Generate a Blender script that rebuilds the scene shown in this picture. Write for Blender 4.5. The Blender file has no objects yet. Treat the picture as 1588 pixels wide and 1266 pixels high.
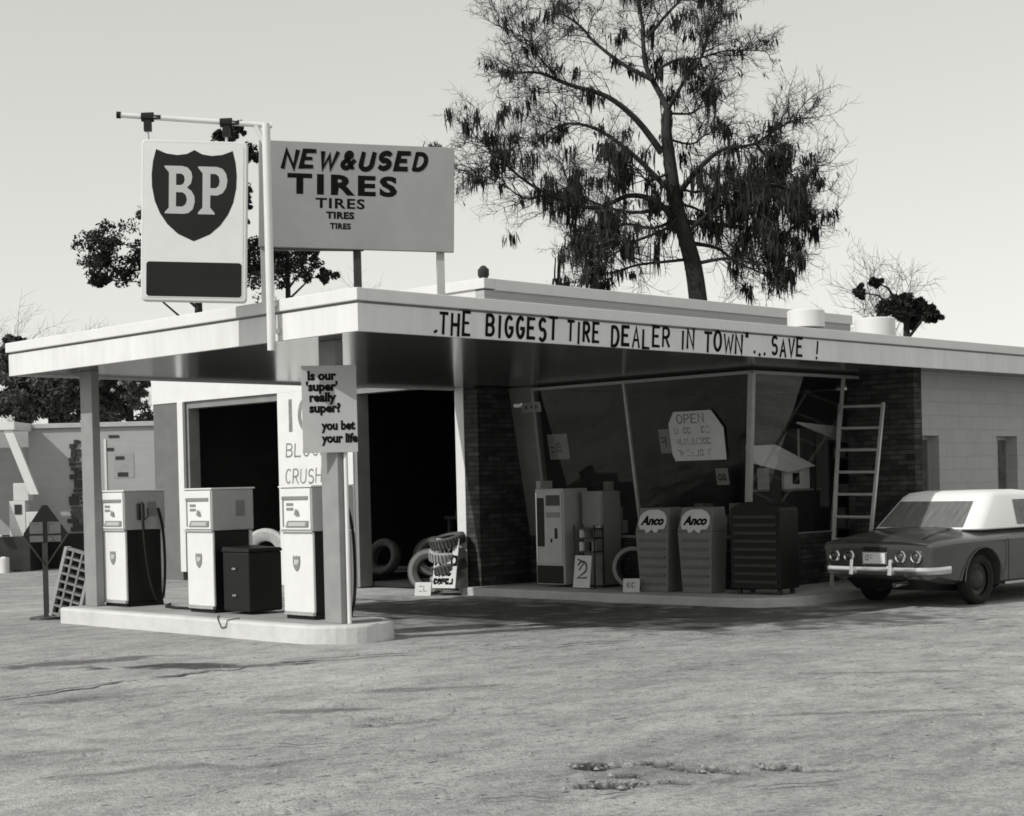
import bpy, bmesh, math, random
from math import sin, cos, pi, radians, sqrt, atan2
from mathutils import Vector, Matrix, noise
random.seed(7)
S = bpy.context.scene
COL = S.collection
# ------------------------------------------------------------------ camera
YAW = radians(44.84)
cd = bpy.data.cameras.new("camera"); cam = bpy.data.objects.new("camera", cd); COL.objects.link(cam)
cam.location = (0, 0, 1.6)
cam.matrix_world = Matrix.Translation((0, 0, 1.6)) @ Matrix.Rotation(YAW, 4, 'Z') @ Matrix.Rotation(radians(90 - 0.574), 4, 'X') @ Matrix.Rotation(radians(-1.37), 4, 'Z')
cd.sensor_width = 36.0; cd.lens = 36.0 * 2491.6 / 1588; cd.shift_y = (774.2 - 633) / 1588; cd.clip_end = 5000; cd.clip_start = 0.05
S.camera = cam
# ------------------------------------------------------------------ light
SUN = Vector((-0.20, -1.22, 1.0)).normalized()      # towards the sun
w = bpy.data.worlds.new("World"); S.world = w; w.use_nodes = True
nt = w.node_tree; nt.nodes.clear()
sky = nt.nodes.new('ShaderNodeTexSky'); sky.sky_type = 'NISHITA'; sky.sun_disc = False
sky.sun_elevation = math.asin(SUN.z); sky.sun_rotation = atan2(SUN.x, SUN.y); sky.dust_density = 1.0; sky.air_density = 1.0
bw = nt.nodes.new('ShaderNodeRGBToBW'); tint = nt.nodes.new('ShaderNodeMix'); tint.data_type = 'RGBA'; tint.blend_type = 'MULTIPLY'; tint.inputs[0].default_value = 1
tint.inputs[7].default_value = (1.0, 0.995, 0.945, 1)
pw = nt.nodes.new('ShaderNodeMath'); pw.operation = 'POWER'; pw.inputs[1].default_value = 0.42     # black-and-white film flattens the sky's range
ml = nt.nodes.new('ShaderNodeMath'); ml.operation = 'MULTIPLY'; ml.inputs[1].default_value = 3.55
bg = nt.nodes.new('ShaderNodeBackground'); bg.inputs['Strength'].default_value = 0.12
wo = nt.nodes.new('ShaderNodeOutputWorld')
L = nt.links.new
L(sky.outputs[0], bw.inputs[0]); L(bw.outputs[0], pw.inputs[0]); L(pw.outputs[0], ml.inputs[0]); L(ml.outputs[0], tint.inputs[6]); L(tint.outputs[2], bg.inputs[0]); L(bg.outputs[0], wo.inputs[0])
sl = bpy.data.lights.new("sun", 'SUN'); so = bpy.data.objects.new("sun", sl); COL.objects.link(so)
sl.energy = 2.95; sl.angle = radians(0.6); sl.color = (1.0, 0.99, 0.94)
so.rotation_euler = SUN.to_track_quat('Z', 'Y').to_euler()
S.view_settings.view_transform = 'Standard'; S.view_settings.look = 'None'; S.view_settings.gamma = 1.0; S.view_settings.exposure = 0.0
S.cycles.max_bounces = 8; S.cycles.filter_width = 1.7

# ------------------------------------------------------------------ materials
def mat(name, v, rough=0.7, spec=0.3, var=0.12, scale=3.0, bump=0.0, bscale=30.0, metal=0.0, stretch=(1, 1, 1), kind=None, v2=None):
    m = bpy.data.materials.new(name); m.use_nodes = True; n = m.node_tree; b = n.nodes['Principled BSDF']
    b.inputs['Roughness'].default_value = rough; b.inputs['Specular IOR Level'].default_value = spec; b.inputs['Metallic'].default_value = metal
    tc = n.nodes.new('ShaderNodeTexCoord'); mp = n.nodes.new('ShaderNodeMapping'); mp.inputs['Scale'].default_value = stretch
    n.links.new(tc.outputs['Object'], mp.inputs[0])
    nz = n.nodes.new('ShaderNodeTexNoise'); nz.inputs['Scale'].default_value = scale; nz.inputs['Detail'].default_value = 6; nz.inputs['Roughness'].default_value = 0.65
    n.links.new(mp.outputs[0], nz.inputs[0])
    cr = n.nodes.new('ShaderNodeValToRGB'); cr.color_ramp.elements[0].position = 0.3; cr.color_ramp.elements[1].position = 0.7
    a, c = max(0.001, v * (1 - var)), v * (1 + var)
    cr.color_ramp.elements[0].color = (a, a, a, 1); cr.color_ramp.elements[1].color = (c, c, c, 1)
    n.links.new(nz.outputs[0], cr.inputs[0])
    src = cr.outputs[0]
    if kind in ('brick', 'block'):
        sx = n.nodes.new('ShaderNodeSeparateXYZ'); ad = n.nodes.new('ShaderNodeMath'); cx = n.nodes.new('ShaderNodeCombineXYZ')
        n.links.new(tc.outputs['Object'], sx.inputs[0]); n.links.new(sx.outputs[0], ad.inputs[0]); n.links.new(sx.outputs[1], ad.inputs[1])
        n.links.new(ad.outputs[0], cx.inputs[0]); n.links.new(sx.outputs[2], cx.inputs[1])
        bt = n.nodes.new('ShaderNodeTexBrick'); n.links.new(cx.outputs[0], bt.inputs['Vector'])
        bt.inputs['Scale'].default_value = 1.0
        if kind == 'brick':
            bt.inputs['Brick Width'].default_value = 0.29; bt.inputs['Row Height'].default_value = 0.075; bt.inputs['Mortar Size'].default_value = 0.008
            k = ((v * 0.6,) * 3, (v * 1.5,) * 3, (v * 0.55,) * 3)
        else:
            bt.inputs['Brick Width'].default_value = 0.41; bt.inputs['Row Height'].default_value = 0.205; bt.inputs['Mortar Size'].default_value = 0.006
            k = ((v * 0.97,) * 3, (v * 1.03,) * 3, (v * 0.86,) * 3)
        bt.inputs['Color1'].default_value = k[0] + (1,); bt.inputs['Color2'].default_value = k[1] + (1,); bt.inputs['Mortar'].default_value = k[2] + (1,)
        mx = n.nodes.new('ShaderNodeMix'); mx.data_type = 'RGBA'; mx.blend_type = 'MULTIPLY'; mx.inputs[0].default_value = 0.8
        cr.color_ramp.elements[0].color = (1 - var,) * 3 + (1,); cr.color_ramp.elements[1].color = (1 + var,) * 3 + (1,)
        n.links.new(bt.outputs[0], mx.inputs[6]); n.links.new(cr.outputs[0], mx.inputs[7]); src = mx.outputs[2]
        bp = n.nodes.new('ShaderNodeBump'); bp.inputs['Strength'].default_value = 0.5; bp.inputs['Distance'].default_value = 0.01; bp.invert = True
        n.links.new(bt.outputs['Fac'], bp.inputs['Height']); n.links.new(bp.outputs[0], b.inputs['Normal'])
    elif bump:
        n2 = n.nodes.new('ShaderNodeTexNoise'); n2.inputs['Scale'].default_value = bscale; n2.inputs['Detail'].default_value = 5
        n.links.new(mp.outputs[0], n2.inputs[0])
        bp = n.nodes.new('ShaderNodeBump'); bp.inputs['Strength'].default_value = bump; bp.inputs['Distance'].default_value = 0.02
        n.links.new(n2.outputs[0], bp.inputs['Height']); n.links.new(bp.outputs[0], b.inputs['Normal'])
    n.links.new(src, b.inputs['Base Color'])
    return m

M = {}
M['white'] = mat('white_paint', 0.68, 0.5, 0.3, 0.05, 2.5, 0.05, 60)
M['fascia'] = mat('fascia_paint', 0.68, 0.55, 0.3, 0.10, 2.2, 0.10, 14, stretch=(1.6, 1.6, .35))
M['enamel'] = mat('white_enamel', 0.70, 0.25, 0.5, 0.04, 4.0)
M['greypaint'] = mat('grey_paint', 0.42, 0.5, 0.3, 0.08, 3.0)
M['midgrey'] = mat('mid_grey_paint', 0.22, 0.5, 0.3, 0.12, 3.0)
M['colgrey'] = mat('column_paint', 0.26, 0.5, 0.3, 0.10, 4.0)
M['dark'] = mat('dark_paint', 0.035, 0.45, 0.3, 0.2, 5.0)
M['black'] = mat('black_paint', 0.010, 0.55, 0.25, 0.2, 6.0)
M['ink'] = mat('sign_ink', 0.008, 0.8, 0.05, 0.3, 8.0)
M['ink2'] = mat('faded_ink', 0.22, 0.6, 0.2, 0.3, 9.0)
M['shield'] = mat('shield_green', 0.018, 0.55, 0.15, 0.12, 3.0)
M['signface'] = mat('sign_face', 0.72, 0.4, 0.4, 0.05, 2.0)
M['signgrey'] = mat('letter_cream', 0.46, 0.4, 0.4, 0.05, 2.0)
M['board'] = mat('board_paint', 0.30, 0.6, 0.2, 0.07, 2.0, 0.05, 12)
M['chrome'] = mat('chrome', 0.62, 0.18, 0.5, 0.05, 3.0, metal=1.0)
M['steel'] = mat('galvanised_steel', 0.5, 0.4, 0.5, 0.15, 6.0, metal=0.6)
M['rubber'] = mat('rubber', 0.014, 0.75, 0.3, 0.25, 10.0, 0.2, 60)
M['oldtyre'] = mat('worn_tyre', 0.09, 0.8, 0.2, 0.3, 10.0, 0.2, 60)
M['whitewall'] = mat('pale_rubber', 0.45, 0.7, 0.2, 0.2, 8.0)
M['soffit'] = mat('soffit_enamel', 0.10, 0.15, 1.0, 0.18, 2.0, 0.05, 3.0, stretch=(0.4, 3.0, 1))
M['brick'] = mat('dark_brick', 0.055, 0.85, 0.15, 0.45, 5.0, kind='brick')
M['brickpale'] = mat('grey_render', 0.15, 0.85, 0.2, 0.10, 3.0, 0.2, 25)
M['block'] = mat('painted_block', 0.42, 0.7, 0.25, 0.06, 2.0, kind='block')
M['kerb'] = mat('kerb_paint', 0.56, 0.7, 0.2, 0.10, 3.0, 0.3, 18)
M['conc'] = mat('concrete', 0.32, 0.85, 0.2, 0.18, 1.4, 0.25, 30)
M['gravel'] = mat('gravel_stone', 0.24, 0.9, 0.1, 0.5, 9.0)
M['slate'] = mat('slate_paint', 0.12, 0.5, 0.3, 0.1, 3.0)
M['cabinet'] = mat('cabinet_paint', 0.17, 0.5, 0.3, 0.12, 3.0)
M['walk'] = mat('walk_concrete', 0.46, 0.85, 0.2, 0.15, 2.0, 0.25, 30)
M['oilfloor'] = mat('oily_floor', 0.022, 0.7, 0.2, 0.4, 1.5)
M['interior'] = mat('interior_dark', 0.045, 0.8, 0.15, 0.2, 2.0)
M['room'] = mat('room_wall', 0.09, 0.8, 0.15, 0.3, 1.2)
M['paper'] = mat('paper', 0.62, 0.8, 0.2, 0.08, 4.0)
M['cardgrey'] = mat('sign_card', 0.12, 0.8, 0.2, 0.15, 6.0)
M['papergrey'] = mat('aged_paper', 0.33, 0.8, 0.2, 0.12, 5.0)
M['wood'] = mat('wood', 0.16, 0.7, 0.3, 0.3, 4.0, stretch=(1, 1, 12))
M['alu'] = mat('ladder_metal', 0.55, 0.4, 0.5, 0.1, 8.0, metal=0.3)
M['frame'] = mat('window_frame', 0.36, 0.4, 0.5, 0.1, 8.0, metal=0.2)
M['carpaint'] = mat('car_paint', 0.06, 0.16, 1.0, 0.08, 2.0)
M['carroof'] = mat('car_roof_white', 0.80, 0.45, 0.3, 0.03, 2.0)
M['lens'] = mat('tail_lens', 0.06, 0.15, 0.5, 0.1, 5.0)
M['cabin'] = mat('cabin_glass', 0.10, 0.06, 0.6, 0.5, 5.0, stretch=(6, 1, 1))
M['rearglass'] = mat('rear_glass', 0.16, 0.10, 0.6, 0.28, 4.0, stretch=(7, 1, .5))
M['bark'] = mat('bark', 0.035, 0.9, 0.15, 0.4, 3.0, 0.4, 12, stretch=(1, 1, 0.4))
M['twig'] = mat('twigs', 0.06, 0.9, 0.1, 0.3, 3.0)
M['paletwig'] = mat('pale_twigs', 0.36, 0.9, 0.1, 0.2, 3.0)
M['moss'] = mat('hanging_moss', 0.03, 0.95, 0.1, 0.5, 1.5)
M['needles'] = mat('needles', 0.030, 0.8, 0.15, 0.6, 0.8)
M['leaf'] = mat('foliage', 0.075, 0.75, 0.2, 0.7, 0.6)
M['trailer'] = mat('trailer_siding', 0.36, 0.5, 0.3, 0.06, 1.5, 0.1, 8, stretch=(1, 1, 6))
M['roofing'] = mat('roof_felt', 0.25, 0.9, 0.1, 0.2, 2.0)

def glass(name, refl, tintv, rough=0.02):
    m = bpy.data.materials.new(name); m.use_nodes = True; n = m.node_tree; n.nodes.clear()
    o = n.nodes.new('ShaderNodeOutputMaterial'); t = n.nodes.new('ShaderNodeBsdfTransparent'); t.inputs[0].default_value = (tintv, tintv, tintv, 1)
    g = n.nodes.new('ShaderNodeBsdfGlossy'); g.inputs['Roughness'].default_value = rough; g.inputs[0].default_value = (0.95, 0.95, 0.95, 1)
    lw = n.nodes.new('ShaderNodeLayerWeight'); lw.inputs[0].default_value = 0.12
    ad = n.nodes.new('ShaderNodeMath'); ad.operation = 'MULTIPLY_ADD'; ad.inputs[1].default_value = 0.3; ad.inputs[2].default_value = refl
    nz = n.nodes.new('ShaderNodeTexNoise'); nz.inputs['Scale'].default_value = 1.2; tc = n.nodes.new('ShaderNodeTexCoord'); n.links.new(tc.outputs['Object'], nz.inputs[0])
    bp = n.nodes.new('ShaderNodeBump'); bp.inputs['Strength'].default_value = 0.06; bp.inputs['Distance'].default_value = 0.02
    n.links.new(nz.outputs[0], bp.inputs['Height']); n.links.new(bp.outputs[0], g.inputs['Normal'])
    mx = n.nodes.new('ShaderNodeMixShader')
    n.links.new(lw.outputs['Facing'], ad.inputs[0]); n.links.new(ad.outputs[0], mx.inputs[0]); n.links.new(t.outputs[0], mx.inputs[1]); n.links.new(g.outputs[0], mx.inputs[2]); n.links.new(mx.outputs[0], o.inputs[0])
    return m
M['glass'] = glass('shop_glass', 0.015, 0.75)
M['sideglass'] = glass('side_shop_glass', 0.045, 0.9)

def ground_material():
    m = bpy.data.materials.new('worn_asphalt'); m.use_nodes = True; n = m.node_tree; b = n.nodes['Principled BSDF']; k = n.links.new
    tc = n.nodes.new('ShaderNodeTexCoord')
    def nz(scale, det, rot=0, st=(1, 1, 1), ro=0.6):
        mp = n.nodes.new('ShaderNodeMapping'); mp.inputs['Scale'].default_value = st; mp.inputs['Rotation'].default_value = (0, 0, rot)
        x = n.nodes.new('ShaderNodeTexNoise'); x.inputs['Scale'].default_value = scale; x.inputs['Detail'].default_value = det; x.inputs['Roughness'].default_value = ro
        k(tc.outputs['Object'], mp.inputs[0]); k(mp.outputs[0], x.inputs[0]); return x.outputs[0]
    def ramp(f, p0, c0, p1, c1):
        r = n.nodes.new('ShaderNodeValToRGB'); e = r.color_ramp.elements
        e[0].position = p0; e[0].color = (c0, c0, c0, 1); e[1].position = p1; e[1].color = (c1, c1, c1, 1); k(f, r.inputs[0]); return r.outputs[0]
    def mul(a, c, f=1.0):
        x = n.nodes.new('ShaderNodeMix'); x.data_type = 'RGBA'; x.blend_type = 'MULTIPLY'; x.inputs[0].default_value = f; k(a, x.inputs[6]); k(c, x.inputs[7]); return x.outputs[2]
    base = ramp(nz(0.20, 6), 0.32, 0.33, 0.70, 0.47)
    c = mul(base, ramp(nz(0.9, 8, radians(-8), (1.5, 0.6, 1), 0.62), 0.34, 0.80, 0.60, 1.06))     # worn tracks
    c = mul(c, ramp(nz(3.2, 9, radians(-10), (1.4, 0.7, 1), 0.72), 0.36, 0.72, 0.56, 1.06))         # patchy wear
    c = mul(c, ramp(nz(26, 6, 0, (1, 1, 1), 0.75), 0.36, 0.70, 0.56, 1.08))                          # grit
    c = mul(c, ramp(nz(90, 3, 0, (1, 1, 1), 0.6), 0.36, 0.78, 0.56, 1.05))                           # fine grit
    msk = ramp(nz(0.6, 4), 0.44, 1.0, 0.56, 0.0); pit = ramp(nz(11, 5, radians(-12), (1.5, 0.7, 1), 0.6), 0.355, 0.0, 0.385, 1.0)
    mx2 = n.nodes.new('ShaderNodeMath'); mx2.operation = 'MAXIMUM'; k(msk, mx2.inputs[0]); k(pit, mx2.inputs[1])
    c = mul(c, ramp(mx2.outputs[0], 0.0, 0.38, 1.0, 1.0))                                            # scattered pits
    at = n.nodes.new('ShaderNodeAttribute'); at.attribute_name = 'oil'; iv = n.nodes.new('ShaderNodeMapRange'); iv.inputs[3].default_value = 1.0; iv.inputs[4].default_value = 0.14  # darkens for oil, pits and the shade painted under the canopy
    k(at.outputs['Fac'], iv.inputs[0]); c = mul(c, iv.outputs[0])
    k(c, b.inputs['Base Color']); b.inputs['Roughness'].default_value = 0.9; b.inputs['Specular IOR Level'].default_value = 0.15
    ad = n.nodes.new('ShaderNodeMath'); ad.operation = 'ADD'; k(nz(9, 8), ad.inputs[0]); k(nz(60, 3), ad.inputs[1])
    bp = n.nodes.new('ShaderNodeBump'); bp.inputs['Strength'].default_value = 0.7; bp.inputs['Distance'].default_value = 0.02; k(ad.outputs[0], bp.inputs['Height']); k(bp.outputs[0], b.inputs['Normal'])
    return m
M['ground'] = ground_material()

# ------------------------------------------------------------------ mesh helpers
class MB:
    def __init__(s): s.v = []; s.f = []
    def add(s, vs, fs):
        o = len(s.v); s.v.extend([tuple(p) for p in vs]); s.f.extend([tuple(i + o for i in f) for f in fs]); return s
    def box(s, x0, x1, y0, y1, z0, z1, T=None):
        vs = [Vector(p) for p in ((x0, y0, z0), (x1, y0, z0), (x1, y1, z0), (x0, y1, z0), (x0, y0, z1), (x1, y0, z1), (x1, y1, z1), (x0, y1, z1))]
        if T: vs = [T @ p for p in vs]
        return s.add(vs, [(0, 3, 2, 1), (4, 5, 6, 7), (0, 1, 5, 4), (1, 2, 6, 5), (2, 3, 7, 6), (3, 0, 4, 7)])
    def hexa(s, b, t):
        """four bottom corners, four top corners, counter-clockwise from above"""
        return s.add(list(b) + list(t), [(0, 3, 2, 1), (4, 5, 6, 7), (0, 1, 5, 4), (1, 2, 6, 5), (2, 3, 7, 6), (3, 0, 4, 7)])
    def quad(s, a, b, c, d): return s.add([a, b, c, d], [(0, 1, 2, 3)])
    def prism(s, pts, z0, z1, T=None):
        n = len(pts); vs = [Vector((p[0], p[1], z0)) for p in pts] + [Vector((p[0], p[1], z1)) for p in pts]
        if T: vs = [T @ p for p in vs]
        return s.add(vs, [tuple(range(n - 1, -1, -1)), tuple(range(n, 2 * n))] + [(i, (i + 1) % n, n + (i + 1) % n, n + i) for i in range(n)])
    def tube(s, path, r, n=8, caps=True):
        path = [Vector(p) for p in path]; rs = r if isinstance(r, (list, tuple)) else [r] * len(path)
        up = None; rings = []; o = len(s.v)
        for i, p in enumerate(path):
            d = (path[min(i + 1, len(path) - 1)] - path[max(i - 1, 0)])
            if d.length < 1e-9: d = Vector((0, 0, 1))
            d.normalize()
            if up is None: up = d.orthogonal().normalized()
            up = (up - d * up.dot(d))
            up = up.normalized() if up.length > 1e-6 else d.orthogonal().normalized()
            sd = d.cross(up)
            for k in range(n):
                a = 2 * pi * k / n; s.v.append(tuple(p + (up * cos(a) + sd * sin(a)) * rs[i]))
        m = len(path)
        for i in range(m - 1):
            for k in range(n):
                a = o + i * n + k; b = o + i * n + (k + 1) % n; s.f.append((a, b, b + n, a + n))
        if caps and n > 2:
            s.f.append(tuple(o + k for k in range(n - 1, -1, -1))); s.f.append(tuple(o + (m - 1) * n + k for k in range(n)))
        return s
    def lathe(s, prof, T=None, n=24, closed=False):
        """profile (r, h) turned about local Z"""
        T = T or Matrix(); o = len(s.v); m = len(prof)
        for r, h in prof:
            for k in range(n):
                a = 2 * pi * k / n; s.v.append(tuple(T @ Vector((r * cos(a), r * sin(a), h))))
        for i in range(m if closed else m - 1):
            j = (i + 1) % m
            for k in range(n): s.f.append((o + i * n + k, o + i * n + (k + 1) % n, o + j * n + (k + 1) % n, o + j * n + k))
        if not closed:
            if prof[0][0] > 1e-4: s.f.append(tuple(o + k for k in range(n - 1, -1, -1)))
            if prof[-1][0] > 1e-4: s.f.append(tuple(o + (m - 1) * n + k for k in range(n)))
        return s
    def build(s, name, m, parent=None, smooth=None, bevel=0.0, seg=2):
        me = bpy.data.meshes.new(name); me.from_pydata(s.v, [], s.f); me.update()
        bm = bmesh.new(); bm.from_mesh(me); bmesh.ops.recalc_face_normals(bm, faces=bm.faces) if len(bm.faces) < 60000 and smooth != 'raw' else None
        bm.to_mesh(me); bm.free()
        if smooth and smooth != 'raw':
            me.shade_smooth(); me.set_sharp_from_angle(angle=radians(smooth))
        me.materials.append(M[m] if isinstance(m, str) else m)
        o = bpy.data.objects.new(name, me); COL.objects.link(o)
        if parent is not None: o.parent = parent
        if bevel:
            b = o.modifiers.new('bevel', 'BEVEL'); b.width = bevel; b.segments = seg; b.limit_method = 'ANGLE'; b.angle_limit = radians(40)
        return o

def tag(o, label, cat, group=None, kind=None):
    if label: o['label'] = label
    if cat: o['category'] = cat
    if group: o['group'] = group
    if kind: o['kind'] = kind
    return o
def thing(name, label, cat, loc=(0, 0, 0), rz=0.0, group=None, scale=1.0):
    o = bpy.data.objects.new(name, None); COL.objects.link(o); o.location = loc; o.rotation_euler = (0, 0, rz); o.scale = (scale,) * 3; o.empty_display_size = 0.2
    return tag(o, label, cat, group)
def dup(o, loc=None, rz=None, label=None, parent=None):
    c = o.copy(); COL.objects.link(c)
    if parent is not None: c.parent = parent
    if loc is not None: c.location = loc
    if rz is not None: c.rotation_euler = (0, 0, rz)
    if label: c['label'] = label
    for ch in list(o.children): dup(ch, parent=c)
    return c
def frame(o, ex, ey):
    """local x along ex, local y along ey, local z outward"""
    ex = Vector(ex).normalized(); ey = Vector(ey); ey = (ey - ex * ey.dot(ex)).normalized(); ez = ex.cross(ey)
    T = Matrix((ex, ey, ez)).transposed().to_4x4(); T.translation = Vector(o); return T

# ------------------------------------------------------------------ lettering
def arc(cx, cy, rx, ry, a0, a1, n=9): return [(cx + rx * cos(radians(a0 + (a1 - a0) * i / n)), cy + ry * sin(radians(a0 + (a1 - a0) * i / n))) for i in range(n + 1)]
G = {
 'A': [[(0, 0), (.5, 1), (1, 0)], [(.2, .36), (.8, .36)]],
 'B': [[(0, 0), (0, 1)], [(0, 1)] + arc(.5, .76, .42, .24, 90, -90) + [(0, .52)], [(.4, .52)] + arc(.52, .26, .46, .26, 90, -90) + [(0, 0)]],
 'C': [arc(.55, .5, .5, .5, 50, 310, 14)],
 'D': [[(0, 0), (0, 1)], [(0, 1)] + arc(.35, .5, .62, .5, 90, -90, 12) + [(0, 0)]],
 'E': [[(.95, 1), (0, 1), (0, 0), (1, 0)], [(0, .52), (.75, .52)]],
 'G': [arc(.55, .5, .5, .5, 50, 340, 14) + [(1.0, .45), (.6, .45)]],
 'H': [[(0, 0), (0, 1)], [(1, 0), (1, 1)], [(0, .5), (1, .5)]],
 'I': [[(.5, 0), (.5, 1)]],
 'K': [[(0, 0), (0, 1)], [(.95, 1), (.05, .45)], [(.3, .6), (1, 0)]],
 'L': [[(0, 1), (0, 0), (.95, 0)]],
 'N': [[(0, 0), (0, 1), (1, 0), (1, 1)]],
 'O': [arc(.5, .5, .52, .5, 90, 450, 18)],
 'P': [[(0, 0), (0, 1)], [(0, 1)] + arc(.5, .74, .46, .26, 90, -90) + [(0, .48)]],
 'R': [[(0, 0), (0, 1)], [(0, 1)] + arc(.5, .74, .44, .26, 90, -90) + [(0, .48)], [(.42, .48), (1, 0)]],
 'S': [arc(.52, .74, .44, .26, 40, 250, 10) + arc(.5, .26, .46, .27, 80, -140, 10)],
 'T': [[(0, 1), (1.05, 1)], [(.5, 1), (.5, 0)]],
 'U': [[(0, 1), (0, .35)] + arc(.5, .32, .5, .32, 180, 360, 10) + [(1, 1)]],
 'V': [[(0, 1), (.5, 0), (1, 1)]],
 'W': [[(0, 1), (.25, 0), (.52, .8), (.8, 0), (1.05, 1)]],
 '&': [[(1, 0), (.25, .72)] + arc(.45, .82, .2, .18, 190, -10, 8) + [(.2, .4)] + arc(.42, .24, .32, .24, 150, 340, 8) + [(1, .5)]],
 '!': [[(.5, .32), (.62, 1.05)], [(.42, 0), (.45, .07)]], '.': [[(.3, 0), (.42, .07)]], '"': [[(.2, .8), (.25, 1)], [(.6, .8), (.65, 1)]],
}
NARROW = {'I': .35, '.': .35, '!': .5, '"': .6, ' ': .6, 'W': 1.3, '&': 1.1}
def ribbon(mb, pts, wd, T, z, taper=0.75):
    pts = [Vector((p[0], p[1])) for p in pts]; n = len(pts); L_, R_ = [], []
    for i in range(n):
        d0 = (pts[i] - pts[i - 1]).normalized() if i else None
        d1 = (pts[i + 1] - pts[i]).normalized() if i < n - 1 else None
        d = ((d0 or d1) + (d1 or d0))
        d = d.normalized() if d.length > 0.2 else (d0 or d1)
        nr = Vector((-d.y, d.x)); h = wd * 0.5
        if d0 and d1: h = h / max(0.62, abs(nr.dot(Vector((-d0.y, d0.x)))))
        if i in (0, n - 1):
            h *= random.uniform(taper, 1.0); p = pts[i] + (d * wd * .25 if i else -d * wd * .25)
        else: p = pts[i]
        L_.append(p + nr * h); R_.append(p - nr * h)
    vs = [T @ Vector((p.x, p.y, z)) for p in L_ + R_] + [T @ Vector((p.x, p.y, 0.0)) for p in L_ + R_]
    fs = []; m = 2 * n
    for i in range(n - 1):
        fs.append((n + i, n + i + 1, i + 1, i)); fs.append((m + i, m + i + 1, i + 1, i)); fs.append((n + i, n + i + 1, m + n + i + 1, m + n + i))
    fs.append((0, n, m + n, m)); fs.append((n - 1, 2 * n - 1, m + 2 * n - 1, m + n - 1))
    mb.add(vs, fs)
def strokes(mb, text, T, h, wl, gap, sw, slant=0.0, jig=0.03, z=0.004):
    """hand painted capitals: height h, letter width wl, gap, stroke width sw"""
    x = 0.0; k = 0
    for ch in text:
        lw = wl * NARROW.get(ch, 1.0)
        if ch != ' ':
            oy = random.uniform(-jig, jig) * h; sh = h * random.uniform(1 - jig, 1 + jig)
            for st in G[ch]:
                k += 1
                ribbon(mb, [(x + p[0] * lw + slant * p[1] * sh, oy + p[1] * sh) for p in st], sw * random.uniform(.9, 1.1), T, z + (k % 5) * 0.0004)
        x += lw + gap
    return x
def text_into(mb, body, T, size, offset=0.0, xs=1.0, shear=0.0, align='LEFT', ext=0.003, spacing=1.0):
    cu = bpy.data.curves.new('t', 'FONT'); cu.body = body; cu.size = size; cu.offset = offset; cu.shear = shear; cu.align_x = align; cu.extrude = ext; cu.resolution_u = 3; cu.space_character = spacing
    o = bpy.data.objects.new('t', cu); COL.objects.link(o); bpy.context.view_layer.update()
    me = bpy.data.meshes.new_from_object(o.evaluated_get(bpy.context.evaluated_depsgraph_get()))
    mb.add([T @ Vector((v.co.x * xs, v.co.y, v.co.z + ext)) for v in me.vertices], [tuple(p.vertices) for p in me.polygons])
    bpy.data.objects.remove(o); bpy.data.curves.remove(cu); bpy.data.meshes.remove(me)
def shape_into(mb, loops, T, ext=0.001, z=0.0):
    """flat shape with holes (even-odd) from closed 2D loops, in real thickness"""
    cu = bpy.data.curves.new('s', 'CURVE'); cu.dimensions = '2D'; cu.fill_mode = 'BOTH'; cu.extrude = ext
    for lp in loops:
        sp = cu.splines.new('POLY'); sp.points.add(len(lp) - 1); sp.use_cyclic_u = True
        for q, p in zip(sp.points, lp): q.co = (p[0], p[1], 0, 1)
    o = bpy.data.objects.new('s', cu); COL.objects.link(o); bpy.context.view_layer.update()
    me = bpy.data.meshes.new_from_object(o.evaluated_get(bpy.context.evaluated_depsgraph_get()))
    mb.add([T @ Vector((v.co.x, v.co.y, v.co.z + ext + z)) for v in me.vertices], [tuple(p.vertices) for p in me.polygons])
    bpy.data.objects.remove(o); bpy.data.curves.remove(cu); bpy.data.meshes.remove(me)
def scribble(mb, T, x0, x1, y, h, sw, seed):
    """worn, unreadable writing: a row of short strokes"""
    r = random.Random(seed); x = x0; g = h * .62
    while x < x1 - g * .5:
        if r.random() < .84:
            c = r.sample(('l', 'r', 't', 'm', 'b', 'o'), r.randint(2, 3)); q = 0
            for e in c:
                q += 1; z = .0008 + q * .0003
                P_ = {'l': [(0, 0), (0, h)], 'r': [(g, 0), (g, h)], 't': [(0, h), (g, h)], 'm': [(0, h * .5), (g, h * .5)], 'b': [(0, 0), (g, 0)], 'o': arc(g / 2, h / 2, g / 2, h / 2, 30, 330, 8)}[e]
                ribbon(mb, [(x + a, y + b_) for a, b_ in P_], sw, T, z)
        x += g * 1.55
def shield_pts(w, h):
    """BP style shield outline, centred, point down"""
    top = [(-.47, .40), (-.40, .40), (-.25, .415), (-.10, .45), (0, .49), (.10, .45), (.25, .415), (.40, .40), (.47, .40)]
    top = [(-.45, .49), (-.33, .445), (-.20, .43), (-.09, .445), (0, .49), (.09, .445), (.20, .43), (.33, .445), (.45, .49)]
    side = [(.485, .36), (.50, .22), (.495, .08), (.46, -.08), (.40, -.21), (.31, -.33), (.19, -.43), (0, -.51)]
    pts = top + side + [(-x, y) for x, y in reversed(side[:-1])]
    return [(x * w, y * h) for x, y in pts]
B_LOOPS = [
 [(0, 1), (.55, 1), (.72, .97), (.83, .88), (.86, .77), (.82, .64), (.70, .55), (.84, .48), (.93, .37), (.94, .25), (.88, .10), (.75, .02), (.60, 0), (.02, 0), (.02, .03), (.14, .12), (.14, .86), (.0, .97)],
 [(.36, .84), (.36, .60), (.52, .60), (.60, .64), (.63, .72), (.60, .80), (.52, .84)],
 [(.36, .45), (.36, .15), (.56, .15), (.66, .20), (.70, .30), (.66, .40), (.56, .45)]]
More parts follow.
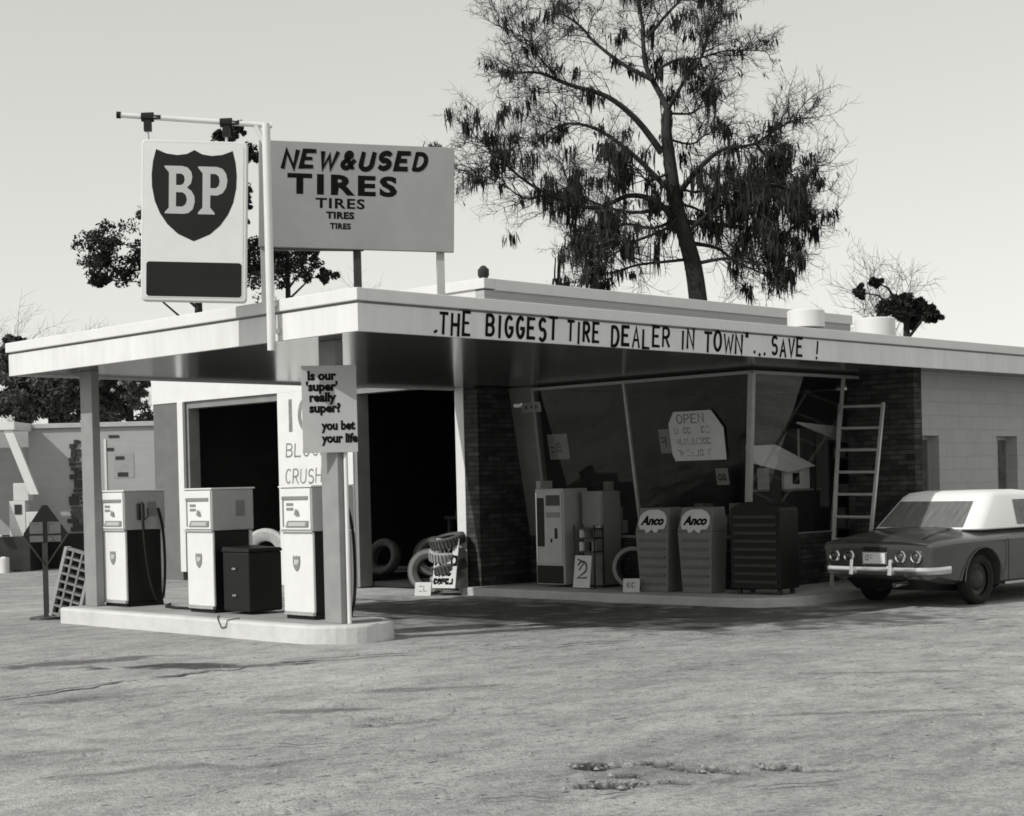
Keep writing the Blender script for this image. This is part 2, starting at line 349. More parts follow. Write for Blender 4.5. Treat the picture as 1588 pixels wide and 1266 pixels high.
P_LOOPS = [
 [(0, 1), (.58, 1), (.76, .96), (.87, .86), (.91, .72), (.87, .56), (.76, .45), (.60, .40), (.38, .40), (.38, .14), (.52, .03), (.52, 0), (.0, 0), (.0, .03), (.14, .14), (.14, .86), (.0, .97)],
 [(.38, .85), (.38, .55), (.55, .55), (.64, .60), (.67, .70), (.64, .80), (.55, .85)]]
def bp_letters(mb, T, x, y, h, wl, z=0.0):
    for loops, ox in ((B_LOOPS, 0.0), (P_LOOPS, 1.04)):
        shape_into(mb, [[(x + (p[0] + ox) * wl, y + p[1] * h) for p in lp] for lp in loops], T, 0.001, z)

# ------------------------------------------------------------------ ground
def gz(y): return 0.0 if y < 10.9 else (-0.12 if y > 16.5 else -0.12 * (y - 10.9) / 5.6)
def build_ground():
    xs = [-3000, -800, -250, -110, -70, -50, -40, -34, -30, -27, -25, -24]; x = -23.0
    while x < -2.0: xs.append(x); x += 0.025 if -7.0 < x < -4.4 else 0.07
    xs += [-2, -1, 0, 2, 5, 10, 18, 30, 60, 150, 600, 3000]
    ys = [-3000, -800, -200, -60, -25, -10, -3, 0, 1.5]; y = 2.5
    while y < 20.0: ys.append(y); y += 0.025 if 5.5 < y < 8.0 else 0.07
    ys += [20, 21, 23, 26, 30, 36, 45, 60, 90, 200, 700, 3000]
    pits = [(-6.05, 6.72, .17, .12, .05, .7), (-5.85, 6.98, .12, .10, .045, .9), (-5.55, 7.02, .16, .10, .05, .8), (-5.28, 7.34, .12, .11, .055, .8), (-5.62, 6.35, .18, .10, .045, .8), (-5.40, 6.62, .10, .08, .04, .4), (-5.05, 7.40, .16, .05, .035, .8), (-5.72, 6.62, .07, .07, .04, .2), (-5.35, 7.05, .08, .06, .04, .7), (-8.55, 7.25, .10, .06, .03, .8), (-8.3, 7.0, .12, .05, .03, .7)]
    vs = []; ny = len(ys)
    for x in xs:
        for y in ys:
            z = gz(y)
            if -23 < x < -2 and 2.5 < y < 19.9:
                p = Vector((x, y, 0))
                z += 0.010 * noise.noise(p * 0.7) + 0.006 * noise.noise(p * 2.3) + 0.004 * noise.noise(p * 6.1)
                r = noise.noise(p * 1.1 + Vector((5, 3, 1)))
                if r > 0.25: z -= 0.03 * (r - 0.25) * (0.5 + noise.noise(p * 7))          # flaked surface
                for cx, cy, a, b, dp, an in pits:
                    dx, dy = x - cx, y - cy
                    if abs(dx) < 1 and abs(dy) < 1:
                        u = dx * cos(an) + dy * sin(an); v = -dx * sin(an) + dy * cos(an)
                        q = (u / a) ** 2 + (v / b) ** 2 + 1.1 * noise.noise(p * 9) + .9 * noise.noise(p * 23)
                        if q < 1: z -= dp * (.8 + .8 * abs(noise.noise(p * 14))) * min(1.0, (1 - q) * 6)
                        elif q < 1.6: z += .012 * (1.6 - q) * max(0, noise.noise(p * 12))
                if x > -11.9 and x > -12.1 + 0.23 * max(0, y - 9) and 5.4 < y < 13.5: z -= 0.012      # the apron's edge stands a little proud
            vs.append((x, y, z))
    fs = []
    for i in range(len(xs) - 1):
        for j in range(ny - 1):
            a = i * ny + j; fs.append((a, a + ny, a + ny + 1, a + 1))
    b = MB(); b.v = vs; b.f = fs
    o = b.build('ground', 'ground', smooth='raw')
    # oil and damp stains soaked into the surface, broken at their edges; the last two also paint in canopy shade
    stains_and_shade = [(-13.65, 7.75, 1.0, .28, 1.2, .7), (-12.5, 8.25, 1.15, .22, .8, .9), (-12.0, 8.7, .7, .12, 1.0, .8), (-9.0, 4.9, .6, .10, 1.3, .35), (-8.0, 5.1, .6, .10, 1.2, .4), (-7.6, 5.75, .4, .08, 1.2, .35), (-9.6, 8.3, .9, .14, 1.0, .45), (-9.1, 7.3, .6, .12, .8, .5), (-8.2, 7.2, .5, .07, 1.3, .5), (-15.5, 12.6, 2.2, .5, 2.9, .5), (-14.2, 13.3, 1.8, .5, 2.9, .4), (-5.6, 6.8, .6, .35, .8, .3), (-6.0, 9.4, .9, .08, .8, .4), (-4.8, 10.2, 1.1, .09, .75, .4), (-7.0, 11.6, 1.0, .08, .8, .35), (-11.2, 6.6, .9, .12, 1.2, .4), (-14.8, 14.9, 4.8, 2.2, 0.0, .80), (-12.3, 16.0, 3.2, 1.8, .3, .78)]
    at = o.data.attributes.new('oil', 'FLOAT', 'POINT'); val = [0.0] * len(vs)  # holds oil stains, dark pits and painted canopy shade together
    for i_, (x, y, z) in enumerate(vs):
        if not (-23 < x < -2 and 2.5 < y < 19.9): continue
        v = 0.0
        for cx, cy, a, b_, an, st in stains_and_shade:
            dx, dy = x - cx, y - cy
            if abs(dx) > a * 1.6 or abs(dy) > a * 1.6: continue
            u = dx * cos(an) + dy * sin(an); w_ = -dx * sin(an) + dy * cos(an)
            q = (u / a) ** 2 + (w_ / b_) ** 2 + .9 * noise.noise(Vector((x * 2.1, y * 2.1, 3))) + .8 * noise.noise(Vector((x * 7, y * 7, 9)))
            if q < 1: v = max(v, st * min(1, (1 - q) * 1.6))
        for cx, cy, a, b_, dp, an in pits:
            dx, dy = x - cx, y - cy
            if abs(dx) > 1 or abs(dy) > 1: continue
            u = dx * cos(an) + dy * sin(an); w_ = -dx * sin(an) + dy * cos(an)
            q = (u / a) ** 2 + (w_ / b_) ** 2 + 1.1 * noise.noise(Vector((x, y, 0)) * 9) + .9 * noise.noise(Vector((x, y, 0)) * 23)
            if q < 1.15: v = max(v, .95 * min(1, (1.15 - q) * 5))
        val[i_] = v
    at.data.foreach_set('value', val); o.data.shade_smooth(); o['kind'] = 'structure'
build_ground()
def crack(pts, wd, seed, breaks=.25):
    r = random.Random(seed); b = MB(); P_ = [Vector((p[0], p[1])) for p in pts]; out = []
    for i in range(len(P_) - 1):
        d = P_[i + 1] - P_[i]; m = max(2, int(d.length / .12)); nn = Vector((-d.y, d.x)).normalized()
        for k in range(m): out.append(P_[i] + d * (k / m) + nn * r.gauss(0, .025))
    i = 0
    while i < len(out) - 2:
        run = r.randint(3, 12); seg = out[i:i + run + 1]; i += run + (r.randint(1, 5) if r.random() < breaks * 2 else 0)
        if len(seg) < 2: break
        L_, R_ = [], []
        for k, p in enumerate(seg):
            d = (seg[min(k + 1, len(seg) - 1)] - seg[max(k - 1, 0)]).normalized(); nn = Vector((-d.y, d.x)); h = wd * r.uniform(.3, 1.0) * (.25 if k in (0, len(seg) - 1) else 1)
            L_.append(p + nn * h); R_.append(p - nn * h)
        zz = lambda p: gz(p.y) + .010 * noise.noise(Vector((p.x, p.y, 0)) * .7) + .006 * noise.noise(Vector((p.x, p.y, 0)) * 2.3) + .009
        n = len(seg); b.add([(p.x, p.y, zz(p)) for p in L_ + R_], [(n + k, n + k + 1, k + 1, k) for k in range(n - 1)])
    o = b.build('ground_crack', 'dark', smooth='raw'); o['kind'] = 'structure'
crack([(-11.74, 6.06), (-11.9, 6.8), (-11.95, 7.54), (-11.9, 8.3), (-11.95, 8.98), (-11.55, 9.9), (-11.22, 10.75), (-10.9, 11.6), (-10.59, 12.52)], .028, 1)
crack([(-9.3, 4.8), (-8.6, 5.3), (-8.2, 6.0), (-7.4, 6.5)], .009, 2, .5); crack([(-5.9, 5.6), (-5.3, 6.2), (-4.6, 7.3)], .009, 5, .5)
def gravel():
    r = random.Random(12); b = MB()
    def stone(x, y, sz):
        z = gz(y) + .010 * noise.noise(Vector((x, y, 0)) * .7) + .006 * noise.noise(Vector((x, y, 0)) * 2.3)
        a = r.uniform(0, 6.28); e = [r.uniform(.6, 1.2) * sz for _ in range(6)]
        P_ = [(cos(a) * e[0], sin(a) * e[0], 0), (-sin(a) * e[1], cos(a) * e[1], 0), (-cos(a) * e[2], -sin(a) * e[2], 0), (sin(a) * e[3], -cos(a) * e[3], 0), (r.uniform(-.3, .3) * sz, r.uniform(-.3, .3) * sz, e[4] * .7)]
        b.add([(x + q[0], y + q[1], z + q[2]) for q in P_], [(0, 1, 4), (1, 2, 4), (2, 3, 4), (3, 0, 4)])
    for _ in range(3600):
        d = 7.5 + 9 * r.random() ** 1.5; l = r.uniform(-.34, .34) * d; p = FWD0 * d + RGT0 * l
        if noise.noise(Vector((p.x, p.y, 2)) * .5) + r.uniform(-.3, .3) < 0: continue
        if not (10.0 < p.y < 11.4 and -18.8 < p.x < -12.3): stone(p.x, p.y, r.uniform(.004, .011) + .012 * r.random() ** 6)
    for cx, cy, a, c_, n_ in ((-6.0, 6.72, .22, .16, 40), (-5.55, 7.0, .25, .16, 45), (-5.25, 7.3, .2, .12, 30), (-5.6, 6.4, .25, .16, 45), (-9.0, 4.95, .4, .08, 20), (-8.4, 7.1, .3, .1, 25)):
        for _ in range(n_):
            u, v = r.gauss(0, a * .6), r.gauss(0, c_ * .8); an = .7; stone(cx + u * cos(an) - v * sin(an), cy + u * sin(an) + v * cos(an), r.uniform(.005, .011) + .02 * r.random() ** 5)
    o = b.build('gravel', 'gravel', smooth='raw'); o['kind'] = 'stuff'; o['label'] = 'loose gravel and broken asphalt crumbs scattered on the forecourt'; o['category'] = 'gravel'
FWD0 = Vector((-sin(YAW), cos(YAW), 0)); RGT0 = Vector((cos(YAW), sin(YAW), 0))
gravel()

# ------------------------------------------------------------------ pump island and walk
def rounded_end(x0, x1, y0, y1, r, n=8, left=0.12):
    p = [(x0 + left, y0), ]
    p = [(x0, y0 + left), (x0 + left * .3, y0 + left * .3), (x0 + left, y0)]
    for i in range(n + 1): a = -pi / 2 + pi / 2 * i / n; p.append((x1 - r + r * cos(a), y0 + r + r * sin(a)))
    for i in range(n + 1): a = pi / 2 * i / n; p.append((x1 - r + r * cos(a), y1 - r + r * sin(a)))
    p.append((x0, y1)); return p
isl = thing('pump_island', 'long white kerbed concrete island with one rounded end under the pumps', 'pump island', (0, 0, 0))
MB().prism(rounded_end(-18.10, -12.64, 10.125, 11.235, .555), -0.05, 0.19).build('kerb', 'kerb', isl, bevel=0.03)
MB().prism(rounded_end(-17.98, -12.76, 10.245, 11.115, .435), 0.188, 0.196).build('island_top', 'conc', isl)
wk = [(-18.2, 17.12), (-13.2, 17.12)] + [(-13.2 + .9 * cos(a), 18.02 + .9 * sin(a)) for a in [(-pi / 2) + (pi / 2) * i / 8 for i in range(1, 9)]] + [(-12.3, 20.7), (-12.3, 24.0), (-18.2, 24.0)]
tag(MB().prism(wk, -0.2, 0.0).build('walk', 'walk', bevel=0.02), None, None, kind='structure')
for o in [bpy.data.objects['walk']]:
    o['label'] = 'raised concrete walk with a pale kerb in front of the shop windows'

# ------------------------------------------------------------------ canopy
XL, XR, YF, HC, HT = -18.55, -11.77, 9.82, 3.08, 3.49
cn = thing('station_canopy', 'flat white canopy with painted slogan sheltering the pumps', 'canopy')
b = MB()      # fascia board, then a projecting drip edge with a real groove between
for (x0, x1, y0, y1) in ((XL, XR, YF, YF + .05), (XR - .05, XR, YF + .05, 27.6), (XL, XL + .05, YF + .05, 17.36)):
    b.box(x0, x1, y0, y1, HC, 3.345)
b.build('fascia', 'fascia', cn)
b = MB()
for (x0, x1, y0, y1) in ((XL - .0, XR, YF + .02, YF + .06), (XR - .06, XR - .02, YF + .06, 27.6), (XL + .02, XL + .06, YF + .06, 17.36)):
    b.box(x0, x1, y0, y1, 3.345, 3.37)
b.build('groove', 'midgrey', cn)
b = MB()
for (x0, x1, y0, y1) in ((XL - .03, XR + .03, YF - .03, YF + .10), (XR - .10, XR + .03, YF + .10, 27.6), (XL - .03, XL + .10, YF + .10, 17.36)):
    b.box(x0, x1, y0, y1, 3.37, HT)
b.build('roof_edge', 'white', cn, bevel=0.008)
b = MB(); b.box(XL + .10, XR - .10, YF + .10, 17.36, 3.36, 3.43); b.box(-17.78, XR - .10, 17.36, 27.6, 3.36, 3.43); b.build('roof_deck', 'roofing', cn)
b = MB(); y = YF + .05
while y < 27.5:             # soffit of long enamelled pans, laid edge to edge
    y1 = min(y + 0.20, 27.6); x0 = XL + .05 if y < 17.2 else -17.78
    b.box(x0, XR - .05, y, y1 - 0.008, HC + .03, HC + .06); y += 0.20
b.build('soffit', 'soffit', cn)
col = MB().box(-13.14, -12.87, 10.42, 10.53, 0.196, HC + .03).build('column', 'colgrey', cn, bevel=0.008)
MB().box(-17.90, -17.63, 10.42, 10.53, 0.196, HC + .03).build('column', 'colgrey', cn, bevel=0.008)
MB().tube([(-12.835, 10.50, .196), (-12.835, 10.50, 1.98)], .022, 10).build('conduit', 'white', cn, smooth=40)
b = MB(); TF = frame((XR + .001, 0, 3.10), (0, 1, 0), (0, 0, 1))
def fas(txt, y0, y1, h=.215):
    n = sum(NARROW.get(c, 1) for c in txt); g = .068; wl = (y1 - y0 - .06 - g * (len(txt) - 1)) / n
    strokes(b, txt, TF @ Matrix.Translation((y0, .012, 0)), h, wl, g, .037, slant=.085, jig=.08)
fas('THE', 10.87, 11.34); fas('BIGGEST', 11.52, 12.62); fas('TIRE', 12.74, 13.30); fas('DEALER', 13.46, 14.52); fas('IN', 14.69, 14.97); fas('TOWN"', 15.12, 16.05); fas('...', 16.10, 16.40); fas('SAVE', 16.47, 17.18); fas('!', 17.40, 17.56)
ribbon(b, [(10.80, .015), (10.83, .03)], .03, TF, .004)
b.build('lettering', 'ink', cn)

# ------------------------------------------------------------------ service station building
GY, GX0, GX1, PX0, PX1 = 17.40, -27.2, -17.80, -23.15, -21.08
sb = thing('service_station', 'white block service station with two open garage bays and corner shop windows', 'service station')
b = MB()
b.box(GX0, -18.30, GY, GY + .25, 3.30, 4.62); b.box(-18.30, GX1 - .2, GY, GY + .25, 3.44, 4.62)                              # wall over the bays
b.box(PX0, PX1, GY, GY + .25, -.15, 3.298)                               # pier between the bays
b.box(-18.50, -18.302, GY - .03, GY + .2, -.15, 3.298)                   # white jamb of the second bay
b.build('front_wall', 'white', sb)
b = MB(); b.box(GX0 + .02, -26.28, GY + .02, GY + .27, -.15, 3.297); b.build('wall_panel', 'brickpale', sb)
b = MB(); b.box(-26.28, -26.10, GY - .03, GY + .02, .05, 3.297); b.box(-26.28, -26.14, GY + .02, GY + .25, .05, 3.297); b.build('door_jamb', 'white', sb)
b = MB(); b.box(-26.139, -26.03, GY + .06, GY + .3, -.1, 3.297); b.build('door_frame', 'midgrey', sb); b = MB(); b.box(-26.028, PX0, GY + .06, GY + .3, 3.17, 3.297); b.build('door_frame', 'midgrey', sb); b = MB(); b.box(PX1, -18.51, GY + .06, GY + .3, 3.17, 3.297); b.build('door_frame', 'midgrey', sb); b = MB(); b.box(PX1, PX1 + .08, GY + .03, GY + .3, -.1, 3.169); b.build('door_frame', 'midgrey', sb)
b = MB(); b.box(GX0 + .2, GX1 - .2, GY + .25, 27.35, 4.40, 4.62); b.build('garage_roof', 'roofing', sb)
b = MB(); b.box(GX1 - .2, GX1, GY + .0, 27.6, 3.44, 4.60); b.box(GX0, GX0 + .2, GY + .27, 27.6, -.15, 4.6); b.box(GX0 + .2, GX1 - .2, 27.35, 27.6, -.15, 4.6); b.build('side_wall', 'block', sb)
b = MB(); b.box(GX0 - .04, GX1 + .04, GY - .04, GY + .2, 4.62, 4.78); b.box(GX1 - .2, GX1 + .04, GY + .2, 27.62, 4.60, 4.78); b.box(GX0 - .04, GX0 + .2, GY + .2, 27.62, 4.60, 4.78); b.build('parapet_cap', 'white', sb, bevel=.01)
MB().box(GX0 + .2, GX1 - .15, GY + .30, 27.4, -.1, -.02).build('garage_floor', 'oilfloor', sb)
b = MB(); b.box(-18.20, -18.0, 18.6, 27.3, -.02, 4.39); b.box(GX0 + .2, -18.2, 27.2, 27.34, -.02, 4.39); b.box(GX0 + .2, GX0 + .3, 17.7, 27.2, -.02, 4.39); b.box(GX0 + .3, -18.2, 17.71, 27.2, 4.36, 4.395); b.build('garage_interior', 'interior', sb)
b = MB(); b.box(-18.302, -18.0, GY - .02, 18.59, -.02, HC + .03); b.build('wing_wall', 'brick', sb)
b = MB(); b.box(-13.45, -12.32, 20.72, 20.94, -.15, HC + .03); b.build('wing_wall', 'brick', sb)
# lettered pier: ICE / BLOCK / CRUSHED
b = MB(); TI = frame((0, GY - .001, 0), (1, 0, 0), (0, 0, 1))
strokes(b, 'ICE', TI @ Matrix.Translation((-22.84, 2.62, 0)), .52, .40, .17, .10, jig=.01)
b.build('lettering', 'ink2', sb)
b = MB()
strokes(b, 'BLOCK', TI @ Matrix.Translation((-22.92, 2.16, 0)), .22, .17, .075, .028, slant=.1)
strokes(b, 'CRUSHED', TI @ Matrix.Translation((-22.96, 1.69, 0)), .24, .15, .065, .028, slant=.1)
b.build('lettering', 'ink2', sb)
# office: canted shop windows, bulkhead, block wall with slit windows
CB, CT = (-13.70, 18.50), (-13.25, 18.07)      # glass corner at sill and at head
ZS, ZH = 0.75, 3.05
b = MB(); b.box(-18.0, CB[0] + .04, 18.50, 18.70, -.02, ZS); b.box(CB[0] - .16, CB[0] + .04, 18.70, 20.72, -.02, ZS); b.build('bulkhead', 'brick', sb)
b = MB(); b.hexa([(-18.0, 18.5, ZS), (-17.62, 18.5, ZS), (-17.62, 18.62, ZS), (-18.0, 18.62, ZS)], [(-18.0, 18.08, ZH + .05), (-17.47, 18.08, ZH + .05), (-17.47, 18.2, ZH + .05), (-18.0, 18.2, ZH + .05)]); b.build('jamb_panel', 'midgrey', sb)
def mull(name, a, c, r=.03): 
    return MB().tube([a, c], r, 4).build(name, 'frame', wf)
wf = MB().tube([(-17.6, 18.5, ZS), (-13.7, 18.5, ZS)], .03, 4).build('window_front', 'frame', sb)
MB().quad((-17.6, 18.5, ZS), (-13.7, 18.5, ZS), (-13.25, 18.07, ZH), (-17.46, 18.07, ZH)).build('pane', 'glass', wf)
mull('frame', (-17.60, 18.5, ZS), (-17.46, 18.07, ZH)); mull('frame', (-15.66, 18.5, ZS), (-15.58, 18.07, ZH)); mull('frame', (-17.46, 18.07, ZH), (-13.25, 18.07, ZH)); mull('frame', CB + (ZS,), CT + (ZH,), .055)
wf = MB().tube([(-13.7, 18.5, ZS), (-13.7, 20.72, ZS)], .03, 4).build('window_side', 'frame', sb)
MB().quad((-13.7, 18.5, ZS), (-13.7, 20.72, ZS), (-13.25, 20.72, ZH), (-13.25, 18.07, ZH)).build('pane', 'sideglass', wf)
mull('frame', (-13.70, 20.62, ZS), (-13.25, 20.33, ZH)); mull('frame', (-13.25, 18.07, ZH), (-13.25, 20.72, ZH))
b = MB(); b.box(-12.75, -12.5, 20.94, 21.15, -.15, HC + .03)
wins = ((21.15, 21.72), (23.48, 24.16)); y = 21.15
for y0, y1 in wins:
    if y0 > y: b.box(-12.75, -12.5, y, y0, -.15, HC + .03)
    b.box(-12.75, -12.5, y0, y1, -.15, 1.05); b.box(-12.75, -12.5, y0, y1, 2.16, HC + .03); y = y1
b.box(-12.75, -12.5, y, 27.6, -.15, HC + .03); b.build('block_wall', 'block', sb)
for y0, y1 in wins:
    b = MB(); b.box(-12.72, -12.66, y0, y0 + .05, 1.05, 2.16); b.box(-12.72, -12.66, y1 - .05, y1, 1.05, 2.16); b.box(-12.72, -12.66, y0 + .05, y1 - .05, 2.10, 2.16); b.box(-12.71, -12.67, (y0 + y1) / 2 - .02, (y0 + y1) / 2 + .02, 1.05, 2.10)
    f = b.build('window', 'frame', sb); MB().box(-12.70, -12.69, y0 + .05, y1 - .05, 1.05, 2.10).build('pane', 'cabin', f)
    MB().box(-12.56, -12.46, y0 - .03, y1 + .03, 1.0, 1.05).build('sill', 'white', f)
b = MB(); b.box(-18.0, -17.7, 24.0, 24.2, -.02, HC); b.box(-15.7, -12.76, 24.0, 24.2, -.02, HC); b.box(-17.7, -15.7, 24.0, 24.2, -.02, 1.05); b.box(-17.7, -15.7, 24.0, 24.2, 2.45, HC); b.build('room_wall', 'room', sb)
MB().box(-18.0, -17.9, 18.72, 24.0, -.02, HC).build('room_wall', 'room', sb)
b = MB(); b.box(-16.73, -16.67, 24.05, 24.12, 1.05, 2.45); b.build('rear_window_frame', 'frame', sb)
# rear wing of the building behind the block wall
b = MB(); b.box(-14.0, -12.75, 27.35, 27.6, -.15, HC); b.build('rear_wall', 'block', sb)
tag(MB().lathe([(.06, 0), (.09, .05), (.09, .14), (.03, .2)], Matrix.Translation((-17.86, GY + .05, 4.78)), 10).build('vent_cap', 'dark', sb, smooth=40), None, None)

# roof vents
def roof_vent(x, y, r, h, label):
    t = thing('roof_vent', label, 'roof vent', (x, y, 3.43), 0, 'white round vents on the shop roof')
    MB().lathe([(r * .55, 0), (r * .55, .13)], None, 20).build('stem', 'midgrey', t, smooth=40)
    MB().lathe([(r * .98, .12), (r, .125), (r, .125 + h), (r * .93, .14 + h), (0, .16 + h)], None, 28).build('cap', 'white', t, smooth=40)
roof_vent(-12.16, 17.80, .245, .21, 'smaller white round roof vent beside the parapet, left of its twin')
roof_vent(-12.52, 20.05, .285, .26, 'larger white round roof vent on the roof edge nearest the dark shrub')

# ------------------------------------------------------------------ hanging shield sign on its pole
TH = radians(5); RT = Vector((cos(YAW), sin(YAW), 0)); FW = Vector((-sin(YAW), cos(YAW), 0))
D1 = (RT * cos(TH) + FW * sin(TH)); N1 = Vector((D1.y, -D1.x, 0))            # N1 faces the street
PO = Vector((-13.0, 9.72, 0))
bp = thing('hanging_sign', 'tall white hanging sign with dark BP shield and dark panel below, on a pole arm', 'sign', PO)
def lp(s, z, out=0.0): return D1 * s + Vector((0, 0, z)) + N1 * out
MB().tube([(0, 0, 2.98), (0, 0, 5.24)], .042, 12).build('pole', 'white', bp, smooth=40)
for z in (3.15, 3.42): MB().box(-.03, .03, .03, .115, z, z + .05).build('bracket', 'steel', bp)
b = MB(); b.tube([lp(.06, 5.22), lp(-1.42, 5.33)], .026, 10); b.tube([lp(0, 5.02), lp(-.10, 5.215)], .03, 6); b.build('arm', 'white', bp, smooth=40)
MB().tube([lp(-1.42, 5.33), lp(-1.46, 5.333)], .034, 10).build('arm_cap', 'black', bp)
for s in (-1.16, -.392):
    zt = 5.22 - s * .0775
    b = MB(); b.lathe([(.045, -.06), (.05, .06)], frame(lp(s, zt - .0), (0, 0, 1), N1) , 10); b.box(-.035, .035, -.03, .03, -.14, -.02, Matrix.Translation(lp(s, zt)) @ Matrix.Rotation(YAW, 4, 'Z')); b.box(-.06, .10, -.02, .02, -.02, .02, Matrix.Translation(lp(s + .03, zt - .005)) @ Matrix.Rotation(YAW, 4, 'Z')); b.build('clamp', 'black', bp)
    MB().tube([lp(s, zt - .13), lp(s, zt - .24)], .014, 8).build('hanger_rod', 'steel', bp)
TS = frame(lp(-1.265, 3.49, .075), lp(1.03, -.035), (0.012, 0, 1))
sw_, sh_ = 1.03, 1.585
def rrect(x0, y0, x1, y1, r, n=5):
    p = []
    for cx, cy, a0 in ((x1 - r, y0 + r, -90), (x1 - r, y1 - r, 0), (x0 + r, y1 - r, 90), (x0 + r, y0 + r, 180)):
        for i in range(n + 1): a = radians(a0 + 90 * i / n); p.append((cx + r * cos(a), cy + r * sin(a)))
    return p
MB().prism(rrect(0, 0, sw_, sh_, .04), -.15, 0, TS).build('sign_case', 'white', bp, bevel=.012)
MB().prism(rrect(.035, .035, sw_ - .035, sh_ - .04, .03), .0, .004, TS).build('sign_face', 'signface', bp)
b = MB(); shape_into(b, [[(.515 + x, 1.05 + y) for x, y in shield_pts(.83, .90)]], TS, .001, .004); b.build('shield', 'shield', bp)
b = MB(); bp_letters(b, TS, .225, .86, .47, .315, .0062); b.build('lettering', 'signgrey', bp)
MB().prism(rrect(.055, .045, sw_ - .045, .385, .03), .004, .0065, TS).build('lower_panel', 'shield', bp)
# mirror the face on the far side of the case
TB = TS @ Matrix.Translation((sw_, 0, -.15)) @ Matrix.Rotation(pi, 4, 'Y')
b = MB(); shape_into(b, [[(.515 + x, 1.05 + y) for x, y in shield_pts(.83, .90)]], TB, .004, .004); b.prism(rrect(.055, .045, sw_ - .045, .385, .03), .004, .010, TB); b.build('shield', 'shield', bp)
b = MB(); bp_letters(b, TB, .225, .86, .47, .315, .012); b.build('lettering', 'signgrey', bp)

# ------------------------------------------------------------------ tires billboard on the canopy roof
TH2 = radians(10); D2 = (RT * cos(TH2) + FW * sin(TH2)); N2 = Vector((D2.y, -D2.x, 0))
BO = Vector((-13.89, 10.25, 3.43))
bb = thing('roof_billboard', 'V shaped grey billboard lettered NEW & USED TIRES on posts above the canopy', 'billboard', BO)
BW, BH, BZ = 2.09, 1.13, .74
TBB = frame(D2 * 0 + Vector((0, 0, BZ)), D2 + Vector((0, 0, -.028)), (0.01, 0, 1))
MB().box(0, BW, 0, BH, -.05, 0, TBB).build('front_panel', 'board', bb, bevel=.006)
bk = Vector((-13.28, 11.20, 0)) - Vector((BO.x, BO.y, 0)); 
TBK = frame(Vector((0, 0, BZ - .02)) + N2 * -.12, bk, (0, 0, 1))
MB().box(.05, bk.length, 0, BH, -.04, 0, TBK).build('back_panel', 'midgrey', bb)
for s, o_ in ((.06, -.09), (BW - .14, -.09)):
    p = D2 * s + N2 * o_; MB().box(-.04, .04, -.04, .04, 0, BZ + .9 , Matrix.Translation(p) @ Matrix.Rotation(YAW + TH2, 4, 'Z')).build('post', 'greypaint', bb)
p = bk * .93 + N2 * -.05; MB().box(-.04, .04, -.04, .04, 0, BZ + .9, Matrix.Translation(p) @ Matrix.Rotation(YAW, 4, 'Z')).build('post', 'dark', bb)
b = MB()
strokes(b, 'NEW&USED', TBB @ Matrix.Translation((.25, .855, 0)) @ Matrix.Rotation(radians(.8), 4, 'Z'), .17, .115, .078, .052, slant=.25, jig=.05)
def tires(x, y, h, xs, off, sp=1.0): text_into(b, 'TIRES', TBB @ Matrix.Translation((x, y, 0)), h / .72, off, xs, 0, 'LEFT', .001, sp)
tires(.31, .585, .205, 1.40, .012, 1.24); tires(.60, .435, .105, 1.32, .004, 1.15); tires(.715, .325, .07, 1.15, .005, 1.1); tires(.755, .215, .06, 1.0, .004, 1.1)
b.build('lettering', 'ink', bb)

# ------------------------------------------------------------------ placard on the column
sp = thing('placard', 'grey placard reading Is our super really super, strapped high on the pump island column', 'sign', (-13.02, 10.36, 0))
D3 = RT * cos(.05) + FW * sin(.05); N3 = Vector((D3.y, -D3.x, 0))
TP = frame(D3 * -.20 + Vector((0, 0, 1.955)) + N3 * .10, D3, (0.015, 0, 1))
MB().box(0, .56, 0, .89, -.012, 0, TP).build('board', 'greypaint', sp, bevel=.003)
MB().box(-.13, .17, .045, .19, 2.3, 2.34).build('strap', 'steel', sp)
b = MB()
for tx, x, y in (('Is our', .06, .745), ("'super'", .045, .635), ('really', .075, .525), ('super?', .075, .415), ('you bet', .20, .235), ('your life', .20, .105)):
    text_into(b, tx, TP @ Matrix.Translation((x, y, 0)), .125, .006, .86 if x > .1 else .98, 0, 'LEFT', .002)
b.build('lettering', 'ink', sp)

